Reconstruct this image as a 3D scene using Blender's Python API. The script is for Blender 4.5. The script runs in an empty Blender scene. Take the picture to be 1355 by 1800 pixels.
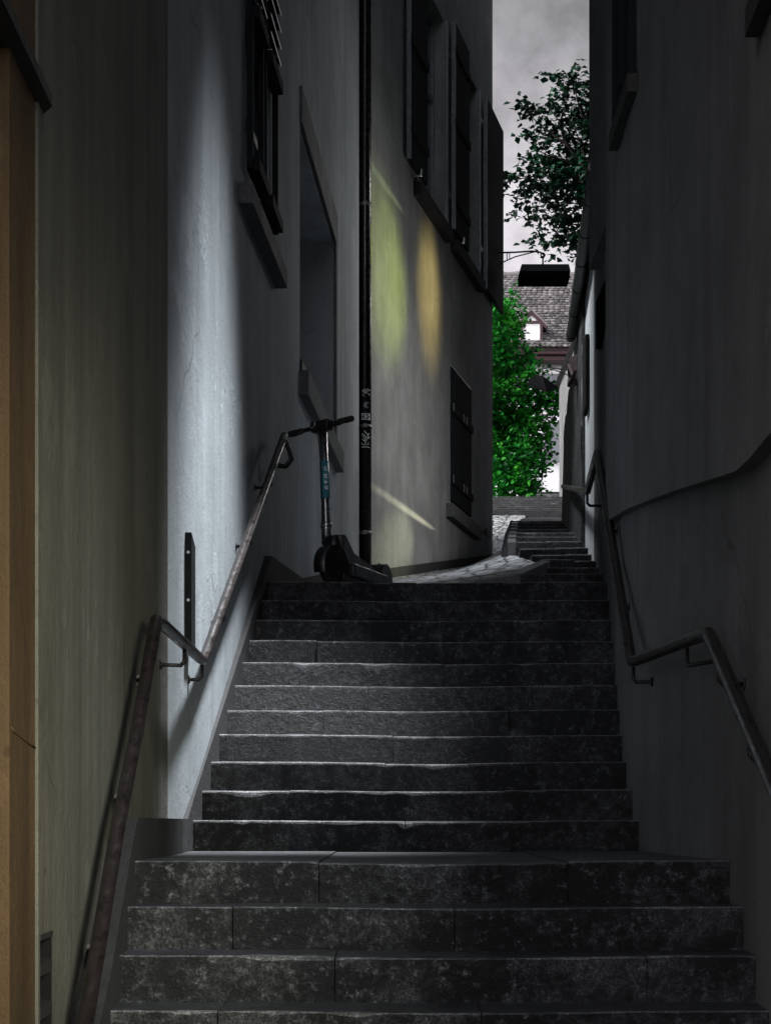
import bpy, bmesh, math, random
from mathutils import Vector, Matrix, noise
R = math.radians
rnd = random.Random(7)
scene = bpy.context.scene
COL = scene.collection

# ------------------------------------------------------------------ camera
F = 3533.0                      # focal length in photo pixels (photo 1355 x 1800)
HY = 1448.0                     # horizon row in the photo
cd = bpy.data.cameras.new('camera'); cam = bpy.data.objects.new('camera', cd); COL.objects.link(cam)
cam.location = (0, 0, 0); cam.rotation_euler = (R(90), 0, 0)
cd.sensor_fit = 'HORIZONTAL'; cd.sensor_width = 36.0
cd.lens = F / 1355.0 * 36.0
cd.shift_x = 0.0
cd.shift_y = (HY - 900.0) / 1355.0
cd.clip_start = 0.05; cd.clip_end = 2000
scene.camera = cam

# ------------------------------------------------------------------ sky, sun, exposure
SUN_DIR = Vector((-0.80, -0.20, 0.60)).normalized()      # towards the sun
w = bpy.data.worlds.new('World'); scene.world = w; w.use_nodes = True
nt = w.node_tree; nt.nodes.clear()
def wn(t, **k):
    n = nt.nodes.new(t)
    for a, b in k.items(): setattr(n, a, b)
    return n
sky = wn('ShaderNodeTexSky', sky_type='NISHITA', sun_disc=False)
sky.sun_elevation = math.asin(SUN_DIR.z)
sky.sun_rotation = math.atan2(SUN_DIR.x, SUN_DIR.y)
sky.air_density = 1.0; sky.dust_density = 3.0; sky.ozone_density = 1.0
hsv = wn('ShaderNodeHueSaturation'); hsv.inputs['Saturation'].default_value = 0.10
tc = wn('ShaderNodeTexCoord'); sep = wn('ShaderNodeSeparateXYZ')
# an overcast sky: a bright band low down under a heavier, mottled cloud sheet
ramp = wn('ShaderNodeValToRGB')
els = ramp.color_ramp.elements
els[0].position = 0.0; els[0].color = (.74, .70, .72, 1)
els[1].position = 1.0; els[1].color = (0.15, 0.165, 0.185, 1)
for p, c in ((0.262, (.72, .665, .69, 1)), (0.30, (.56, .525, .54, 1)), (0.375, (.30, .29, .295, 1)), (0.5, (.20, .21, .225, 1))):
    e = els.new(p); e.color = c
nz = wn('ShaderNodeTexNoise'); nz.inputs['Scale'].default_value = 34; nz.inputs['Detail'].default_value = 8
nz.inputs['Roughness'].default_value = .62
mr = wn('ShaderNodeMapRange'); mr.inputs['From Min'].default_value = .3; mr.inputs['From Max'].default_value = .7
mr.inputs['To Min'].default_value = .68; mr.inputs['To Max'].default_value = 1.22
m1 = wn('ShaderNodeMix', data_type='RGBA', blend_type='MULTIPLY'); m1.inputs[0].default_value = 1
m2 = wn('ShaderNodeMix', data_type='RGBA', blend_type='MULTIPLY'); m2.inputs[0].default_value = 1
bg = wn('ShaderNodeBackground'); bg.inputs['Strength'].default_value = 0.125
out = wn('ShaderNodeOutputWorld')
L = nt.links.new
L(sky.outputs[0], hsv.inputs['Color']); L(tc.outputs['Generated'], sep.inputs[0]); L(sep.outputs['Z'], ramp.inputs[0])
L(tc.outputs['Generated'], nz.inputs['Vector']); L(nz.outputs['Fac'], mr.inputs[0])
L(hsv.outputs[0], m1.inputs[6]); L(ramp.outputs[0], m1.inputs[7])
L(m1.outputs[2], m2.inputs[6]); L(mr.outputs[0], m2.inputs[7])
mrs = wn('ShaderNodeMapRange'); mrs.inputs['From Min'].default_value = .25; mrs.inputs['From Max'].default_value = -.55
mrs.inputs['To Min'].default_value = 1.0; mrs.inputs['To Max'].default_value = 3.3
m3 = wn('ShaderNodeMix', data_type='RGBA', blend_type='MULTIPLY'); m3.inputs[0].default_value = 1
L(sep.outputs['Y'], mrs.inputs[0]); L(m2.outputs[2], m3.inputs[6]); L(mrs.outputs[0], m3.inputs[7])
L(m3.outputs[2], bg.inputs['Color']); L(bg.outputs[0], out.inputs[0])

sd = bpy.data.lights.new('sun', 'SUN'); sd.energy = 1.7; sd.angle = R(10); sd.color = (1.0, .97, .92)
so = bpy.data.objects.new('sun', sd); COL.objects.link(so)
so.rotation_euler = SUN_DIR.to_track_quat('Z', 'Y').to_euler(); so.location = (-20, -20, 40)

scene.view_settings.view_transform = 'Standard'; scene.view_settings.look = 'None'
scene.view_settings.exposure = 1.6; scene.view_settings.gamma = 1.0

def spot(name, loc, target, watts, col, half_deg, blend, sx=1.0, sy=1.0, radius=.02):
    d = bpy.data.lights.new(name, 'SPOT'); d.energy = watts; d.color = col
    d.spot_size = R(2 * half_deg); d.spot_blend = blend; d.shadow_soft_size = radius
    o = bpy.data.objects.new(name, d); COL.objects.link(o); o.location = loc
    v = Vector(target) - Vector(loc)
    # local Z away from target, local Y as close to world up as possible
    z = -v.normalized(); x = Vector((0, 0, 1)).cross(z).normalized(); y = z.cross(x)
    m = Matrix((x, y, z)).transposed()
    o.rotation_euler = m.to_euler(); o.scale = (sx, sy, 1)
    return o
# unseen spots added to brighten the left walls and the low steps
spot('beam_low', (1.0, 11.0, 9.0), (-1.0, 10.8, -1.15), 6200, (.95, .975, 1.0), 8.6, 1.0, 1.45, 1.0, .35)
spot('beam_steps', (1.0, 5.6, 3.4), (-.75, 7.35, -.45), 170, (.84, .93, 1.0), 17, 1.0, 1, .9, .5)
spot('beam_warm', (.95, 1.6, .8), (-1.0, 6.9, .15), 520, (1.0, .93, .72), 22, 1.0, .55, 1.0, .6)
# warm spot out of view, standing in for the glow on the doorway pier
spot('doorway_light', (-.60, 3.0, -.35), (-1.0, 5.6, -.05), 3.2, (1.0, .70, .34), 26, 1.0, .8, 1.2, .06)
spot('wall_wash', (3.4, 23.6, 6.7), (-.2, 21.4, 3.8), 85, (1.0, .98, .94), 80, 1.0, 1, .95, .4)  # unseen fill spots, added to brighten the far left walls
spot('wall_wash', (3.45, 25.2, 4.9), (.35, 25.2, 4.6), 58, (1.0, .97, .92), 80, 1.0, 1, .95, .4)
# coloured reflections thrown across on to the far wall
spot('green_reflection', (2.9, 25.6, 6.3), (.05, 24.04, 6.5), 165, (.74, .90, .13), 20.5, 1.0, 1, 1.05, .22)
spot('amber_reflection', (2.95, 26.0, 7.2), (.60, 26.5, 6.95), 120, (1.0, .74, .24), 24, 1.0, .9, 1.05, .22)
spot('cream_reflection', (2.9, 25.4, 4.9), (.13, 24.5, 3.35), 110, (.95, 1.0, .6), 22, 1.0, 1, .42, .12)
spot('streak_reflection', (2.9, 26.0, 3.97), (.42, 25.4, 3.92), 165, (1.0, .93, .62), 46, 1.0, .9, .022)
spot('streak_reflection_upper', (2.9, 25.0, 7.58), (.03, 23.9, 7.58), 45, (.8, 1.0, .5), 24, 1.0, 1, .05)

spot('pale_fill', (-.1, 17.2, 7.9), (1.75, 17.6, 3.1), 420, (.92, .97, 1.0), 30, 1.0, 1.0, .9, .3)  # unseen spot added to brighten the cottage's pale and stone walls

# ------------------------------------------------------------------ helpers
WORLD = {}
def put(name, bm, mats, parent=None, loc=None, smooth=False):
    base = WORLD[parent.name] if parent is not None else Vector(loc or (0, 0, 0))
    if base.length: bmesh.ops.translate(bm, verts=bm.verts, vec=-base)
    bmesh.ops.recalc_face_normals(bm, faces=bm.faces)
    me = bpy.data.meshes.new(name); bm.to_mesh(me); bm.free()
    for m in (mats if isinstance(mats, (list, tuple)) else [mats]): me.materials.append(m)
    if smooth:
        for p in me.polygons: p.use_smooth = True
    o = bpy.data.objects.new(name, me); COL.objects.link(o)
    if parent is not None: o.parent = parent
    else: o.location = base
    WORLD[o.name] = base
    return o
def tag(o, label, cat, group=None):
    o['label'] = label; o['category'] = cat
    if group: o['group'] = group
    return o
def thing(name, label, cat, loc, group=None):
    o = bpy.data.objects.new(name, None); COL.objects.link(o); o.location = loc
    o.empty_display_size = .1
    WORLD[o.name] = Vector(loc)
    return tag(o, label, cat, group)
def NB(): return bmesh.new()
def faces_from(bm, co, fs, mi=0):
    v = [bm.verts.new(c) for c in co]
    for f in fs:
        try:
            fc = bm.faces.new([v[i] for i in f]); fc.material_index = mi
        except ValueError: pass
    return v
BOXF = ((0,1,2,3),(7,6,5,4),(0,4,5,1),(1,5,6,2),(2,6,7,3),(3,7,4,0))
def box(bm, x0, x1, y0, y1, z0, z1, mi=0):
    faces_from(bm, [(x0,y0,z0),(x1,y0,z0),(x1,y1,z0),(x0,y1,z0),(x0,y0,z1),(x1,y0,z1),(x1,y1,z1),(x0,y1,z1)], BOXF, mi)
def obox(bm, O, u, v, n, s0, s1, z0, z1, d0, d1, mi=0):
    """box on a wall: s along u, z along v, d along n (all from O)"""
    c = []
    for d in (d0, d1):
        for s, z in ((s0,z0),(s1,z0),(s1,z1),(s0,z1)):
            c.append(Vector(O) + Vector(u)*s + Vector(v)*z + Vector(n)*d)
    faces_from(bm, c, BOXF, mi)
def tube(bm, pts, r, n=10, cap=True, mi=0):
    pts = [Vector(p) for p in pts]
    rs = r if isinstance(r, (list, tuple)) else [r]*len(pts)
    rings = []
    t0 = (pts[1]-pts[0]).normalized()
    up = Vector((0,0,1)) if abs(t0.z) < .9 else Vector((1,0,0))
    a = t0.cross(up).normalized()
    for i, p in enumerate(pts):
        if i == 0: t = pts[1]-pts[0]
        elif i == len(pts)-1: t = pts[-1]-pts[-2]
        else: t = (pts[i+1]-pts[i]).normalized()+(pts[i]-pts[i-1]).normalized()
        t.normalize()
        a = (a - t*a.dot(t)).normalized(); b = t.cross(a)
        k = 1.0
        if 0 < i < len(pts)-1:
            cs = max(.35, t.dot((pts[i+1]-pts[i]).normalized())); k = 1/cs
            k = min(k, 1.25)
        rings.append([bm.verts.new(p + (a*math.cos(2*math.pi*j/n)+b*math.sin(2*math.pi*j/n))*rs[i]*k) for j in range(n)])
    for q in range(len(rings)-1):
        for j in range(n):
            f = bm.faces.new((rings[q][j], rings[q][(j+1)%n], rings[q+1][(j+1)%n], rings[q+1][j])); f.material_index = mi; f.smooth = True
    if cap:
        for rr in (rings[0], rings[-1]):
            f = bm.faces.new(rr); f.material_index = mi
def cyl(bm, p0, p1, r, n=20, mi=0): tube(bm, [p0, p1], r, n, True, mi)
def prism(bm, poly, vec, mi=0):
    a = [bm.verts.new(p) for p in poly]; b = [bm.verts.new(Vector(p)+Vector(vec)) for p in poly]
    n = len(poly)
    bm.faces.new(a).material_index = mi; bm.faces.new(b[::-1]).material_index = mi
    for i in range(n):
        bm.faces.new((a[i], a[(i+1)%n], b[(i+1)%n], b[i])).material_index = mi
def bevel(bm, w_, seg=2):
    bmesh.ops.bevel(bm, geom=list(bm.edges), offset=w_, segments=seg, affect='EDGES', profile=.6)
def torus(bm, c, ax, R_, r_, n=24, m=8, mi=0):
    ax = Vector(ax).normalized(); a = ax.orthogonal().normalized(); b = ax.cross(a)
    vs = []
    for i in range(n):
        t = 2*math.pi*i/n; d = a*math.cos(t)+b*math.sin(t)
        vs.append([bm.verts.new(Vector(c)+d*(R_+r_*math.cos(2*math.pi*j/m))+ax*r_*math.sin(2*math.pi*j/m)) for j in range(m)])
    for i in range(n):
        for j in range(m):
            f = bm.faces.new((vs[i][j], vs[(i+1)%n][j], vs[(i+1)%n][(j+1)%m], vs[i][(j+1)%m])); f.smooth = True; f.material_index = mi
def P(px, py, Y): return Vector(((px-677.5)/F*Y, Y, (HY-py)/F*Y))

# ------------------------------------------------------------------ materials
def mat(name, base=(.5,.5,.5), rough=.7, metal=0.0, spec=.5):
    m = bpy.data.materials.new(name); m.use_nodes = True
    b = m.node_tree.nodes['Principled BSDF']
    b.inputs['Base Color'].default_value = (*base, 1); b.inputs['Roughness'].default_value = rough
    b.inputs['Metallic'].default_value = metal; b.inputs['Specular IOR Level'].default_value = spec
    return m
class NG:
    def __init__(s, m): s.t = m.node_tree; s.b = s.t.nodes['Principled BSDF']
    def n(s, t, **k):
        x = s.t.nodes.new(t)
        for a, b in k.items(): setattr(x, a, b)
        return x
    def l(s, a, b): s.t.links.new(a, b)
    def noise(s, vec, scale, detail=4, rough=.55):
        x = s.n('ShaderNodeTexNoise'); x.inputs['Scale'].default_value = scale; x.inputs['Detail'].default_value = detail
        x.inputs['Roughness'].default_value = rough
        if vec is not None: s.l(vec, x.inputs['Vector'])
        return x.outputs['Fac']
    def vec(s, sc=(1,1,1)):
        c = s.n('ShaderNodeTexCoord'); mp = s.n('ShaderNodeMapping'); mp.inputs['Scale'].default_value = sc
        s.l(c.outputs['Object'], mp.inputs['Vector']); return mp.outputs[0]
    def rng(s, v, a, b, c, d):
        x = s.n('ShaderNodeMapRange'); s.l(v, x.inputs[0])
        for i, q in enumerate((a,b,c,d)): x.inputs[i+1].default_value = q
        return x.outputs[0]
    def mix(s, fac, a, b, blend='MIX'):
        x = s.n('ShaderNodeMix', data_type='RGBA', blend_type=blend)
        if isinstance(fac, (int, float)): x.inputs[0].default_value = fac
        else: s.l(fac, x.inputs[0])
        for i, q in ((6, a), (7, b)):
            if isinstance(q, tuple): x.inputs[i].default_value = (*q[:3], 1)
            else: s.l(q, x.inputs[i])
        return x.outputs[2]
    def math(s, op, a, b):
        x = s.n('ShaderNodeMath', operation=op)
        for i, q in enumerate((a, b)):
            if isinstance(q, (int, float)): x.inputs[i].default_value = q
            else: s.l(q, x.inputs[i])
        return x.outputs[0]
    def bump(s, h, strength, dist=.01, prev=None):
        x = s.n('ShaderNodeBump'); x.inputs['Strength'].default_value = strength; x.inputs['Distance'].default_value = dist
        s.l(h, x.inputs['Height'])
        if prev is not None: s.l(prev, x.inputs['Normal'])
        return x.outputs[0]
def sc3(c, k): return tuple(min(1, x*k) for x in c)

def plaster(name, col, tint=None, streak=.5, seed=0.0, rough=.85, bmp=.75):
    m = mat(name, col, rough, 0, .25); g = NG(m)
    v = g.vec(); vs = g.vec((3.2, 3.2, .22)); vf = g.vec((11, 11, .6))
    big = g.noise(v, .9 + seed*.13, 5, .6); st = g.noise(vs, 1.0, 5, .6); fs = g.noise(vf, 1.0, 4, .6); fine = g.noise(v, 55, 3, .7)
    c = g.mix(g.rng(big, .3, .7, 0, 1), sc3(col, .72), sc3(col, 1.2))
    c = g.mix(g.rng(st, .42, .72, 0, streak), c, sc3(col, .42))
    c = g.mix(g.rng(fs, .5, .8, 0, streak*.6), c, tint or sc3(col, 1.35))
    c = g.mix(g.rng(fine, .3, .7, 0, .22), c, sc3(col, .6))
    ck = g.n('ShaderNodeTexVoronoi', feature='DISTANCE_TO_EDGE'); ck.inputs['Scale'].default_value = .55
    wv = g.n('ShaderNodeMix', data_type='VECTOR'); wv.inputs[0].default_value = .22
    nn_ = g.n('ShaderNodeTexNoise'); nn_.inputs['Scale'].default_value = 2.2; nn_.inputs['Detail'].default_value = 6
    g.l(v, nn_.inputs['Vector']); g.l(v, wv.inputs[4]); g.l(nn_.outputs['Color'], wv.inputs[5]); g.l(wv.outputs[1], ck.inputs['Vector'])
    crack = g.math('MULTIPLY', g.rng(ck.outputs['Distance'], .001, .004, 1, 0), g.rng(g.noise(v, .8, 3), .52, .6, 0, 1))
    c = g.mix(g.math('MULTIPLY', crack, .55), c, sc3(col, .3))
    patch = g.rng(g.noise(v, 1.3 + seed*.1, 7, .68), .575, .60, 0, 1)
    c = g.mix(g.math('MULTIPLY', patch, .22), c, sc3(col, 1.5))
    spots = g.rng(g.noise(v, 7, 6, .7), .60, .66, 0, 1)
    c = g.mix(g.math('MULTIPLY', spots, .35), c, sc3(col, .45))
    # small chips and pits
    vo = g.n('ShaderNodeTexVoronoi'); vo.inputs['Scale'].default_value = 3.4; g.l(v, vo.inputs['Vector'])
    pit = g.rng(vo.outputs['Distance'], .035, .06, 1, 0)
    c = g.mix(g.math('MULTIPLY', pit, .6), c, sc3(col, .4))
    g.l(c, g.b.inputs['Base Color'])
    h = g.math('ADD', g.math('MULTIPLY', fine, .5), g.math('MULTIPLY', g.noise(v, 9, 5, .6), .9))
    nrm = g.bump(h, bmp, .014); nrm = g.bump(patch, .35, .004, nrm)
    nrm = g.bump(g.rng(vo.outputs['Distance'], .03, .07, 0, 1), .5, .004, nrm)
    g.l(nrm, g.b.inputs['Normal'])
    return m
def stone(name, dark, light, rough=.6, fac=(.50, .72), bumpd=.02, sc=1.0, spec=.4):
    m = mat(name, dark, rough, 0, spec); g = NG(m); v = g.vec()
    a = g.noise(v, 3.0*sc, 8, .72); b = g.noise(v, 26*sc, 8, .75); d = g.noise(v, 110*sc, 4, .7)
    x = g.math('ADD', g.math('MULTIPLY', a, .55), g.math('MULTIPLY', b, .45))
    c = g.mix(g.rng(x, fac[0], fac[1], 0, 1), dark, light)
    c = g.mix(g.rng(b, .56, .68, 0, .75), c, sc3(light, 1.35))
    c = g.mix(g.rng(d, .42, .62, .8, 0), c, sc3(dark, .35))
    g.l(c, g.b.inputs['Base Color'])
    g.l(g.rng(a, .3, .7, rough-.15, rough+.15), g.b.inputs['Roughness'])
    n1 = g.bump(g.math('ADD', g.math('MULTIPLY', b, .8), g.math('MULTIPLY', d, .3)), .9, bumpd)
    g.l(n1, g.b.inputs['Normal']); return m
def wood(name, col, rough=.4, sc=(14, 1.5, 14)):
    m = mat(name, col, rough, 0, .5); g = NG(m); v = g.vec(sc)
    a = g.noise(v, 2.2, 6, .65)
    g.l(g.mix(g.rng(a, .3, .7, 0, 1), sc3(col, .5), sc3(col, 1.6)), g.b.inputs['Base Color'])
    g.l(g.rng(a, .3, .7, rough-.1, rough+.15), g.b.inputs['Roughness'])
    g.l(g.bump(a, .4, .004), g.b.inputs['Normal']); return m
def paint(name, col, rough=.45, metal=0.0, var=.35):
    m = mat(name, col, rough, metal, .5); g = NG(m); v = g.vec()
    a = g.noise(v, 18, 6, .65)
    g.l(g.mix(g.rng(a, .3, .7, 0, 1), sc3(col, 1-var), sc3(col, 1+var)), g.b.inputs['Base Color'])
    g.l(g.rng(a, .3, .7, max(.05, rough-.12), rough+.12), g.b.inputs['Roughness'])
    g.l(g.bump(a, .15, .003), g.b.inputs['Normal']); return m

M = {}
M['blue_plaster'] = plaster('blue_grey_plaster', (.30, .335, .36), (.40, .43, .45), .45, 0, .85, .28)
M['warm_plaster'] = plaster('olive_grey_plaster', (.125, .128, .108), (.17, .15, .14), .75, 2)
M['right_plaster'] = plaster('right_grey_plaster', (.145, .15, .155), None, .5, 4)
M['far_plaster'] = plaster('far_white_plaster', (.78, .81, .83), None, .2, 5)
M['ochre'] = plaster('ochre_plaster', (.10, .066, .034), (.14, .095, .05), .9, 1)
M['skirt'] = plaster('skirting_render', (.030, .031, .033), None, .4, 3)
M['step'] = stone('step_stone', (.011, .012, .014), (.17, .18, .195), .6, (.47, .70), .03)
M['nose'] = stone('step_edge_sky_glint', (.06, .063, .068), (.34, .35, .37), .42, (.42, .62))  # paler nosing colour carries the sky reflection along the step edges
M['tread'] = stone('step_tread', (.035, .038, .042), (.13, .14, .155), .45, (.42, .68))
M['dark_stone'] = stone('dark_wall_stone', (.05, .05, .055), (.22, .215, .225), .8, (.46, .7), .05, .8)
M['rail'] = wood('rail_brown', (.0135, .0105, .0105), .32)
M['iron'] = paint('black_iron', (.018, .018, .02), .45, .3)
M['kerbstone'] = stone('kerb_stone', (.22,.225,.235), (.5,.5,.52), .5, (.4,.65), .01)
M['pipe'] = paint('pipe_black', (.010, .010, .012), .30, .2)
M['zinc'] = paint('zinc', (.16, .165, .17), .5, .6)
M['steel'] = paint('bright_steel', (.6, .62, .64), .25, .9, .15)
M['shutter'] = paint('shutter_paint', (.012, .014, .016), .85); M['shutter'].node_tree.nodes['Principled BSDF'].inputs['Specular IOR Level'].default_value = .12
M['frame'] = paint('frame_paint', (.17, .20, .215), .4)
M['sillstone'] = stone('sill_stone', (.10, .105, .11), (.2, .21, .22), .8, (.4, .7), .01)
M['white'] = paint('white_paint', (.66, .665, .68), .6, 0, .08)
M['grey_sh'] = paint('grey_shutter', (.15, .16, .18), .6, 0, .12)
M['red'] = paint('oxblood_paint', (.035, .011, .014), .6)
M['brown'] = paint('dark_timber', (.035, .02, .022), .6)
M['black'] = paint('black_plastic', (.012, .012, .014), .38)
M['rubber'] = paint('rubber', (.014, .014, .014), .75)
M['teal'] = paint('teal_band', (.045, .22, .28), .35, 0, .12)
M['stempaint'] = paint('scooter_stem_grey', (.38, .40, .42), .22, .9, .1)
M['mark'] = mat('white_print', (.82, .84, .84), .5)
M['sticker'] = mat('sticker_grey', (.30, .34, .37), .5)
M['recess'] = mat('dark_interior', (.012, .012, .013), .9, 0, 0)
M['coping'] = paint('lintel_paint', (.012, .012, .011), .7)

gl = mat('window_glass', (.03, .04, .05), .06, 0, .9); M['glass'] = gl
g = NG(gl); g.l(g.bump(g.noise(g.vec(), 3, 2), .25, .02), g.b.inputs['Normal'])

# cobbles
cb = mat('cobble', (.25,.26,.28), .4, 0, .6); M['cobble'] = cb; g = NG(cb); v = g.vec((1.3,.42,1.3))
vo = g.n('ShaderNodeTexVoronoi', feature='DISTANCE_TO_EDGE'); vo.inputs['Scale'].default_value = 5.5; g.l(v, vo.inputs['Vector'])
v2 = g.n('ShaderNodeTexVoronoi'); v2.inputs['Scale'].default_value = 5.5; g.l(v, v2.inputs['Vector'])
c = g.mix(g.rng(g.noise(v2.outputs['Position'], 9, 2), .3, .7, 0, 1), (.34,.35,.38), (.62,.63,.66))
c = g.mix(g.rng(g.noise(v, 24, 5), .4, .65, 0, .4), c, (.12,.125,.14))
c = g.mix(g.rng(vo.outputs['Distance'], .03, .12, 1, 0), c, (.05,.052,.056))
g.l(c, g.b.inputs['Base Color'])
g.l(g.bump(g.rng(vo.outputs['Distance'], 0, .22, 0, 1), .9, .03), g.b.inputs['Normal'])
# ground
M['earth'] = stone('ground_paving', (.10,.10,.105), (.2,.2,.21), .8, (.4,.7), .02, .4)
# roof tiles
rt = mat('clay_tile', (.17,.13,.125), .75); M['tile'] = rt; g = NG(rt)
gi = g.n('ShaderNodeNewGeometry')
c = g.mix(gi.outputs['Random Per Island'], (.045,.041,.043), (.22,.205,.21))
c = g.mix(g.rng(g.noise(g.vec(), 6, 6, .7), .45, .65, 0, .7), c, (.09,.085,.085))
g.l(c, g.b.inputs['Base Color']); g.l(g.bump(g.noise(g.vec(), 30, 4), .5, .01), g.b.inputs['Normal'])
# leaves
def leafmat(name, a, b, c_, trans):
    m = mat(name, a, .5, 0, .18); g = NG(m); gi = g.n('ShaderNodeNewGeometry')
    col = g.mix(g.rng(gi.outputs['Random Per Island'], 0, .6, 0, 1), a, b)
    col = g.mix(g.rng(g.noise(g.vec(), .9, 3), .52, .66, 0, .8), col, c_)
    g.l(col, g.b.inputs['Base Color'])
    t = g.n('ShaderNodeBsdfTranslucent'); g.l(col, t.inputs['Color'])
    mx = g.n('ShaderNodeMixShader'); mx.inputs[0].default_value = trans
    o = m.node_tree.nodes['Material Output']
    g.l(g.b.outputs[0], mx.inputs[1]); g.l(t.outputs[0], mx.inputs[2]); g.l(mx.outputs[0], o.inputs[0])
    return m
M['leaf_bright'] = leafmat('bright_leaf', (.001,.028,.008), (.012,.18,.016), (.040,.30,.016), .25)
M['leaf_dark'] = leafmat('dark_leaf', (.003,.010,.007), (.005,.026,.013), (.003,.06,.022), .08)  # low albedo puts the backlit silhouette into the leaf colour
M['bark'] = wood('bark', (.04,.033,.028), .9, (6,6,1))

# ------------------------------------------------------------------ wall with holes
UP = Vector((0,0,1))
def wall_face(bm, A, B, z0, z1, holes=(), depth=.3, side=1, back=True, mi=0, backmi=1, revmi=None):
    """vertical face from plan point A to B. holes: (s0,s1,za,zb). outward normal = side * right of A->B"""
    A = Vector((A[0],A[1],0)); B = Vector((B[0],B[1],0)); u = (B-A); Ln = u.length; u.normalize()
    n = Vector((u.y, -u.x, 0))*side
    ss = sorted(set([0, Ln]+[h[0] for h in holes]+[h[1] for h in holes]))
    zs = sorted(set([z0, z1]+[h[2] for h in holes]+[h[3] for h in holes]))
    pt = lambda s, z, d=0: A+u*s+UP*z-n*d
    for i in range(len(ss)-1):
        for j in range(len(zs)-1):
            sm = (ss[i]+ss[i+1])/2; zm = (zs[j]+zs[j+1])/2
            if any(h[0] < sm < h[1] and h[2] < zm < h[3] for h in holes): continue
            faces_from(bm, [pt(ss[i],zs[j]),pt(ss[i+1],zs[j]),pt(ss[i+1],zs[j+1]),pt(ss[i],zs[j+1])], [(0,1,2,3)], mi)
    for s0,s1,za,zb in holes:
        q = [(s0,za),(s1,za),(s1,zb),(s0,zb)]
        for k in range(4):
            a, b = q[k], q[(k+1)%4]
            faces_from(bm, [pt(*a),pt(*b),pt(*b,depth),pt(*a,depth)], [(0,1,2,3)], mi if revmi is None else revmi)
        if back: faces_from(bm, [pt(*c_, depth) for c_ in q], [(0,1,2,3)], backmi)
    return A, u, n
def S(A, u, Y): return (Y-A.y)/u.y       # arc length at which a wall line reaches depth Y

# ------------------------------------------------------------------ plan lines
CX = lambda Y: -1.572+.0577*Y
DX = lambda Y: .218*Y-5.19
SKX = lambda Y: -1.688+.07*Y
RB = [(2.6,1.20),(5.0,1.21),(6.4,1.25),(7.2,1.288),(7.55,1.294),(10.18,1.282),(10.9,1.292),(11.6,1.34),(13.13,1.45),(15.6,1.625)]
def rbx(Y):
    for (a,b),(c_,d) in zip(RB, RB[1:]):
        if a <= Y <= c_: return b+(d-b)*(Y-a)/(c_-a)
    return RB[-1][1]
HT = 17.0

# ------------------------------------------------------------------ ground
bm = NB(); box(bm, -140, 140, -60, 260, -2.2, -1.60); o = put('ground', bm, M['earth']); o['kind'] = 'structure'

# ------------------------------------------------------------------ left near house (olive plaster + warm doorway pier)
nh = thing('town_house', 'left nearest house with olive grey plaster wall and a warm lit ochre doorway pier', 'house', (-1.0, 7.6, -1.6))
bm = NB()
A = (-.985, 5.705); B = (-1.045, 9.65)
wall_face(bm, A, B, -1.6, HT, [(.03,.25,-1.3,-.335)], .16, 1, True, 0, 1, 1)
faces_from(bm, [(-1.045,9.65,-1.6),(-1.6,9.65,-1.6),(-1.6,9.65,HT),(-1.045,9.65,HT)], [(0,1,2,3)])
faces_from(bm, [(-.985,5.705,HT),(-1.045,9.65,HT),(-9,9.65,HT),(-9,5.705,HT)], [(0,1,2,3)])
faces_from(bm, [(-.985,5.705,-1.6),(-.985,5.705,HT),(-9,5.705,HT),(-9,5.705,-1.6)], [(0,1,2,3)])
put('wall', bm, [M['warm_plaster'], M['recess']], nh)
bm = NB()   # ochre pier beside the doorway and the jamb that faces the steps
box(bm, -1.30, -.993, 5.31, 5.702, -1.6, 2.6); bevel(bm, .006, 2)
put('pier', bm, M['ochre'], nh)
bm = NB(); box(bm, -9, -1.20, 3.0, 5.60, -1.6, HT); put('entrance_wall', bm, M['ochre'], nh)
bm = NB()
prism(bm, [(-1.25,3.6,2.05),(-.952,3.6,2.05),(-.952,5.74,2.05),(-.985,5.80,2.05),(-1.25,5.68,2.05)], (0,0,.035))
put('lintel', bm, M['coping'], nh)
bm = NB()   # crack-like plaster joint on the pier
tube(bm, [(-.992,5.33,.255),(-.991,5.36,.245),(-.992,5.47,.236),(-.991,5.60,.222),(-.992,5.69,.214)], .0035, 6); put('plaster_joint', bm, M['ochre'], nh)
bm = NB()
pts = [(4.2,-.86),(5.6,-.885),(6.59,-.902),(7.55,-.94),(9.47,-.96)]
def zskB(Y): return .022 if Y > 7.65 else .022-.49*(7.65-Y)
ys = [4.2,5.0,5.6,6.2,6.59,7.1,7.55,7.65,8.5,9.47]
def lin(pl, Y):
    for (a,b),(c_,d) in zip(pl, pl[1:]):
        if Y <= c_: return b+(d-b)*(Y-a)/(c_-a)
    return pl[-1][1]
for y0, y1 in zip(ys, ys[1:]):
    f0, f1 = lin(pts,y0), lin(pts,y1); z0, z1 = zskB(y0), zskB(y1)
    faces_from(bm, [(f0,y0,-1.6),(f1,y1,-1.6),(f1,y1,z1),(f0,y0,z0),(f0-.2,y0,z0),(f1-.2,y1,z1)], [(0,1,2,3),(3,2,5,4)])
faces_from(bm, [(-.86,4.2,-1.6),(-.86,4.2,zskB(4.2)),(-1.06,4.2,zskB(4.2)),(-1.06,4.2,-1.6)], [(0,1,2,3)])
put('skirting', bm, M['skirt'], nh)
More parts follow.
